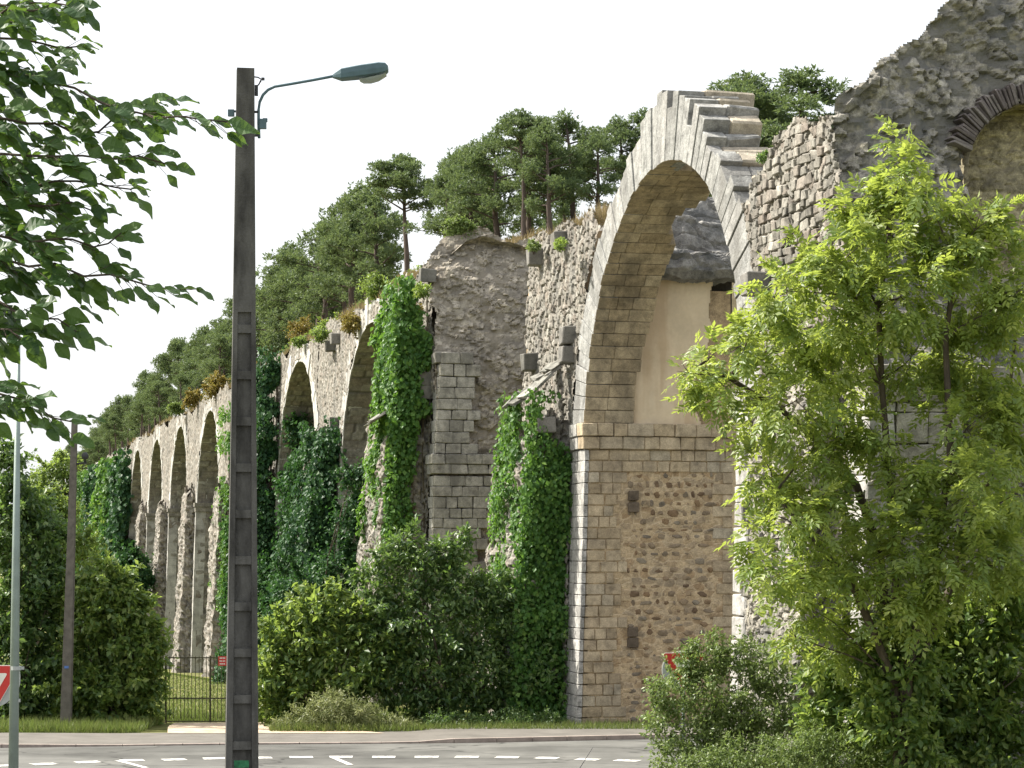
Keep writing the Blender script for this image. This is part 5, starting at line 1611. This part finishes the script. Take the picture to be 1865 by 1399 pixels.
mb = MB(); mb.box(L27(467, 165), (0.035, 0.05, 0.12)); mb.tube([L27(462, 140), L27(470, 141), L27(478, 146), L27(474, 150)], 0.008, 6); mb.tube([L27(466, 160), L27(472, 153), L27(475, 146)], 0.008, 6); mb.box(L27(479, 144), (0.035, 0.03, 0.03))
child('insulator', mb, M['darkmetal'], lp)

# ------------------------------------------------------------------ tapered steel mast at the left edge
DM = 36.5
mt0 = PX(24.5, 1399, DM); mt1 = PX(34, 600, DM)
bz = float(gz(mt0.x, DM)) - 0.05
b0 = mt0 + (mt0 - mt1) * ((mt0.z - bz) / (mt1.z - mt0.z))
ms = thing('lamp_mast', 'slender tapered grey-green steel mast at the left edge', 'lamp post', tuple(b0))
mb = MB(); mb.tube([b0, b0.lerp(mt1, 0.5), mt1], [0.082, 0.062, 0.028], n=14); child('mast', mb, M['metal'], ms, True)
mb = MB(); mb.tube([b0, b0 + Vector((0, 0, 0.08))], [0.15, 0.14], n=14); child('base_flange', mb, M['metal'], ms)
mb = MB(); c = PX(29, 1217, DM); mb.tube([c - Vector((0, 0, 0.03)), c + Vector((0, 0, 0.03))], [0.085, 0.085], n=14); mb.box(c + Vector((0.1, 0, 0)), (0.05, 0.05, 0.045)); child('strap', mb, M['signback'], ms)
mb = MB(); mb.box(PX(35, 1276, DM), (0.03, 0.05, 0.05)); child('strap', mb, M['signback'], ms)

def rounded_poly(pts, rad, n=5):
    """2D polygon with rounded corners"""
    out = []
    k = len(pts)
    for i in range(k):
        p0, p1, p2 = Vector(pts[i - 1]), Vector(pts[i]), Vector(pts[(i + 1) % k])
        a = (p0 - p1).normalized(); b = (p2 - p1).normalized()
        for j in range(n + 1):
            t = j / n
            q0 = p1 + a * rad * (1 - t); q1 = p1 + b * rad * t
            out.append(q0.lerp(q1, t))
    return out
def plate(poly, y0, y1, org, rotz=0.0):
    """extruded plate; poly in (x,z), thickness y0..y1"""
    k = len(poly)
    R = Matrix.Rotation(rotz, 3, 'Z')
    V = [tuple(Vector(org) + R @ Vector((p[0], y, p[1]))) for y in (y0, y1) for p in poly]
    Fc = [tuple(range(k)), tuple(range(2 * k - 1, k - 1, -1))] + [(i, i + k, (i + 1) % k + k, (i + 1) % k) for i in range(k)]
    return mesh('plate', np.array(V), Fc)
def yield_sign(name, label, corner, D, side, rotz, zbase, disc=None, back=None):
    """give-way triangle, corner = photograph pixel of its visible upper corner, side in metres"""
    h = side * 0.866
    c = PX(corner[0], corner[1], D)
    org = c + Vector(((-side / 2) if corner[2] == 'r' else side / 2, 0, 0))
    t = thing(name, label, 'road sign', (org.x, org.y, zbase))
    tri = rounded_poly([(-side / 2, 0), (side / 2, 0), (0, -h)], 0.09)
    inner = rounded_poly([(-side / 2 + 0.20, -0.115), (side / 2 - 0.20, -0.115), (0, -h + 0.23)], 0.04)
    child('face', plate(tri, -0.012, 0.012, org, rotz), M['red'], t)
    child('white_field', plate(inner, -0.016, -0.0125, org, rotz), M['white'], t)
    rim = rounded_poly([(-side / 2 - 0.012, 0.010), (side / 2 + 0.012, 0.010), (0, -h - 0.02)], 0.09)
    child('rim', plate(rim, -0.006, 0.022, org, rotz), M['white'], t)
    mb = MB(); mb.tube([Vector((org.x, org.y + 0.06, zbase)), Vector((org.x, org.y + 0.06, org.z + 0.02))], 0.032, 10); child('post', mb, M['metal'], t, True)
    if back:
        child('back_board', plate(rounded_poly(back, 0.16), 0.024, 0.034, org, rotz), M['signback'], t)
    if disc:
        dx, dz, rad, ry = disc
        pol = [(dx + rad * math.cos(a) , dz + rad * math.sin(a)) for a in np.linspace(0, 2 * math.pi, 28, endpoint=False)]
        child('round_board', plate(pol, 0.036, 0.05, org, rotz), M['signback'], t)
        pol2 = [(dx + (rad + 0.02) * math.cos(a) , dz + (rad + 0.02) * math.sin(a)) for a in np.linspace(0, 2 * math.pi, 28, endpoint=False)]
        child('board_rim', plate(pol2, 0.051, 0.058, org, rotz), M['white'], t)
    return t
yield_sign('road_sign', 'red and white give-way triangle at the left edge behind the steel mast', (37, 1213, 'r'), 37.6, 0.98, 0.0, float(gz(0, 37.6)) - 0.05, back=[(-0.50, -0.0), (0.485, -0.0), (0.485, -0.38), (0.2, -0.66), (-0.2, -0.66), (-0.50, -0.38)])
yield_sign('road_sign', 'red-edged give-way triangle peeping out above the olive shrub', (1206, 1190, 'l'), 47.2, 0.86, 0.0, float(gz(0, 47.2)) - 0.05, disc=(-0.06, -0.33, 0.36, 0))

# ------------------------------------------------------------------ second concrete pole with a bracket
D2 = 66.9
p0 = PX(119.5, 1327, D2); p1 = PX(136, 766, D2)
up_ = thing('utility_pole', 'plain grey concrete pole standing in the bushes at the left', 'utility pole', tuple(p0))
mb = MB()
for off, w0, w1, yo in ((0, 0.15, 0.075, 0.0),):
    P = [p0 + Vector((sx * w0, sy * w0, -0.3)) for sx, sy in ((-1, -1), (1, -1), (1, 1), (-1, 1))] + [p1 + Vector((sx * w1, sy * w1, 0)) for sx, sy in ((-1, -1), (1, -1), (1, 1), (-1, 1))]
    mb.box8(np.array([tuple(v) for v in P]))
child('post', mb, M['concrete2'], up_)
mb = MB(); mb.tube([p0.lerp(p1, 0.02) + Vector((0.16, -0.1, 0)), p0.lerp(p1, 0.5) + Vector((0.13, -0.08, 0))], 0.022, 6); child('cable_duct', mb, M['concrete2'], up_)
mb = MB(); mb.tube([PX(132, 846, D2), PX(158, 843, D2)], 0.03, 6); child('bracket', mb, M['darkmetal'], up_)
mb = MB(); q = PX(155, 842, D2); mb.tube([q, q + Vector((0, 0, .08)), q + Vector((0, 0, .1)), q + Vector((0, 0, .2)), q + Vector((0, 0, .28))], [0.03, 0.03, 0.09, 0.10, 0.05], n=10); child('insulator', mb, M['darkmetal'], up_, True)
mb = MB(); c = p0.lerp(p1, 0.2); mb.box(c + Vector((0, -0.14, 0)), (0.12, 0.006, 0.07)); child('number_plate', mb, plain('blue_plate', (0.08, 0.16, 0.4), var=0.1, bump=0), up_)

# ------------------------------------------------------------------ iron gate
DG = 69.2
gz0 = 0.06
gx0 = PX(302, 0, DG).x; gx1 = PX(484, 0, DG).x
gt = thing('gate', 'dark iron bar gate across the path to the meadow', 'gate', (gx0, DG, gz0))
zt_ = PX(0, 1195, DG).z
nb_ = 27
for i in range(nb_ + 1):
    x = gx0 + (gx1 - gx0) * i / nb_
    thick = 0.03 if abs(x - PX(380, 0, DG).x) < 0.06 or i in (0, nb_) else 0.011
    mb = MB(); mb.tube([(x, DG, gz0 - (0.1 if thick > 0.02 else -0.03)), (x, DG, zt_ + random.uniform(-0.01, 0.03))], thick, 6); child('bar' if thick < 0.02 else 'gate_post', mb, M['gate'], gt)
for yy_ in (1198, 1272, 1314):
    z = PX(0, yy_, DG).z
    mb = MB(); mb.box(((gx0 + gx1) / 2, DG, z), (gx1 - gx0, 0.02, 0.035)); child('rail', mb, M['gate'], gt)
sg_ = thing('warning_sign', 'small red notice with white lines fixed to the iron gate', 'sign', tuple(PX(404, 1215, DG - 0.05)))
sc = PX(405, 1204, DG - 0.04)
mb = MB(); mb.box(sc, (0.24, 0.01, 0.28)); child('notice_board', mb, M['red'], sg_)
for i, (a, b) in enumerate(((-0.08, 0.0), (0.015, 0.085), (-0.085, -0.01), (0.01, 0.08), (-0.08, 0.02), (0.035, 0.08))):
    mb = MB(); mb.box(sc + Vector(((a + b) / 2, -0.0075, 0.085 - 0.085 * (i // 2))), (b - a, 0.003, 0.03)); child('white_line', mb, M['white'], sg_)

# ------------------------------------------------------------------ a bare stalk on the near bank
sp = PX(1080, 1361, 30); sb_ = PX(1052, 1404, 30)
dirv = (sb_ - sp).normalized(); bot = sp + dirv * ((sp.z - float(gz(0, 30)) + 0.05) / -dirv.z)
stk = thing('dry_stalk', 'thin dark leaning stalk at the bottom edge in front of the painted dashes', 'stalk', tuple(bot))
mb = MB(); mb.tube([bot, bot.lerp(sp, 0.5) + Vector((0.01, 0, 0)), sp], [0.012, 0.009, 0.003], 6); child('stem', mb, M['darkmetal'], stk)

# ------------------------------------------------------------------ overhanging beech, upper left
r = random.Random(71); g = np.random.default_rng(71)
DBE = 7.6
def B(x, y, d=0.0):
    return PX(x, y, DBE + d)
trunk_b = Vector((-4.6, 7.9, float(gz(-4.6, 7.9)) - 0.1))
be = thing('beech_tree', 'overhanging tree with large toothed leaves in the upper left corner', 'tree', tuple(trunk_b))
limbs = [[(-120, 70, .2), (-20, 40, .1), (60, 20, 0), (140, 12, -.1)],
         [(-120, 60, .0), (0, 70, 0), (80, 80, .1), (140, 85, .1)],
         [(-120, 120, .3), (0, 130, .1), (90, 150, 0), (180, 185, 0), (250, 205, -.05), (330, 212, -.1), (415, 222, -.1)],
         [(-120, 200, .2), (0, 215, 0), (100, 225, .1), (180, 240, .1), (240, 190, .1), (285, 178, .1)],
         [(-120, 270, .2), (0, 280, .1), (100, 285, 0), (200, 290, 0), (300, 298, 0)],
         [(-120, 320, .4), (0, 330, .2), (100, 330, .1), (180, 335, .1), (240, 345, .1)],
         [(-120, 380, .1), (0, 375, .1), (90, 375, .1), (170, 385, .1)],
         [(-120, 430, .2), (0, 430, .1), (100, 435, 0), (170, 450, 0), (220, 425, 0)],
         [(-120, 470, .2), (0, 470, .1), (100, 480, 0), (200, 500, 0), (270, 520, -.1), (330, 528, -.1)],
         [(-120, 540, .3), (0, 550, .1), (70, 580, 0), (140, 605, 0)],
         [(-120, 590, .2), (0, 600, .1), (40, 620, 0)],
         [(-120, 700, .2), (-10, 715, .1), (60, 735, 0), (130, 768, 0)],
         [(-120, 20, .6), (0, 10, .5), (60, 5, .4), (130, -10, .3)]]
mb = MB()
hub = [Vector((-4.6, 7.9, trunk_b.z + 1.5)), Vector((-4.5, 7.9, 5.5)), Vector((-4.3, 7.8, 7.5))]
mb.tube([trunk_b, hub[0], hub[1], hub[2]], [0.22, 0.18, 0.14, 0.08], 10)
leafspots = []
for L_ in limbs:
    pts0 = [B(*p) for p in L_]; pts = [pts0[0]]
    for a_, b_ in zip(pts0, pts0[1:]):
        pts += [a_.lerp(b_, 0.5) + Vector((0, r.uniform(-.03, .03), r.uniform(-.022, .022))), b_]
    h_ = min(hub, key=lambda v: abs(v.z - pts[0].z))
    full = [h_] + pts
    mb.tube(full, [0.010] + [0.0034 * (1 - 0.8 * i / (len(pts) - 1)) + 0.0018 for i in range(len(pts))], 6)
    tot = sum((pts[i + 1] - pts[i]).length for i in range(len(pts) - 1))
    for i in range(len(pts) - 1):
        seg_ = pts[i + 1] - pts[i]
        nn_ = max(2, int(seg_.length / 0.024))
        for j in range(nn_):
            p = pts[i] + seg_ * ((j + r.random()) / nn_)
            f = (i + j / nn_) / (len(pts) - 1)
            # side twig with leaves alternately either side
            tl = 0.2 * (1 - 0.75 * f) * r.uniform(0.3, 1.2)
            td = (seg_.normalized() * 0.8 + Vector((0, r.uniform(-1, 1), r.uniform(-0.9, 0.55)))).normalized()
            q = p + td * tl
            mb.tube([p, q], [0.0014, 0.0009], 4, cap=False)
            k = max(1, int(tl / 0.042))
            for m_i in range(k):
                leafspots.append((p.lerp(q, (m_i + 1) / k), td, f))
    leafspots.append((pts[-1], (pts[-1] - pts[-2]).normalized(), 1.0))
child('trunk', mb, M['bark'], be, True)
def big_leaf(seed):
    r_ = random.Random(seed)
    n_ = 7
    V = []; 
    for i in range(n_ + 1):
        f = i / n_
        wdt = 0.36 * math.sin(math.pi * min(1, f ** 0.8 * 0.98 + 0.01)) ** 0.8
        curl = -0.22 * f * f
        jag = r_.uniform(-0.02, 0.02)
        up_e = 0.06 * math.sin(f * 9 + seed) 
        V += [(f, 0, curl), (f - 0.03, wdt + jag, curl + 0.07 + up_e), (f - 0.03, -wdt + jag, curl + 0.07 - up_e)]
    Fc = []
    for i in range(n_):
        a = 3 * i; b = a + 3
        Fc += [(a, b, b + 1, a + 1), (a, a + 2, b + 2, b)]
    me = mesh('leaf', np.array(V), Fc, {'cid': np.full(len(V), r_.random())})
    me.materials.append(M['l_beech'])
    return me
BL = [big_leaf(i) for i in range(14)]
r.shuffle(leafspots)
inview = [l for l in leafspots if 932.5 + F * l[0].x / l[0].y > -25]
outv = [l for l in leafspots if 932.5 + F * l[0].x / l[0].y <= -25]
invb = Matrix.Translation(be.location).inverted()
def leaf_matrix(p, td, f):
    d = (td * 0.6 + Vector((0.6, r.uniform(-0.4, 0.4), r.uniform(-0.7, 0.3)))).normalized()
    up = Vector((r.uniform(-0.4, 0.4), r.uniform(-1.5, 0.1), 1)).normalized()
    y = up.cross(d).normalized(); z = d.cross(y)
    s = r.uniform(0.055, 0.094)
    R = Matrix((d, y, z)).transposed().to_4x4()
    return Matrix.Translation(p) @ R @ Matrix.Diagonal((s, s * r.uniform(0.8, 1.1), s, 1))
for i, (p, td, f) in enumerate(inview[:300]):
    o = bpy.data.objects.new('leaf', r.choice(BL)); COL.objects.link(o); o.parent = be
    o.matrix_parent_inverse = invb
    o.matrix_basis = leaf_matrix(p, td, f)
rest = inview[300:780] + outv
if rest:
    V = []; Fc = []; C = []; n_ = 0
    for (p, td, f) in rest:
        me = r.choice(BL); mt = np.array(leaf_matrix(p, td, f))
        co = np.empty(len(me.vertices) * 3); me.vertices.foreach_get('co', co); co = co.reshape(-1, 3)
        V.append(co @ mt[:3, :3].T + mt[:3, 3])
        Fc += [tuple(v + n_ for v in pl.vertices) for pl in me.polygons]
        C.append(np.full(len(co), r.random())); n_ += len(co)
    o = child('foliage', mesh('foliage', np.concatenate(V), Fc, {'cid': np.concatenate(C)}), M['l_beech'], be)
    o['kind'] = 'stuff'
print('beech leaves', len(inview), len(outv))
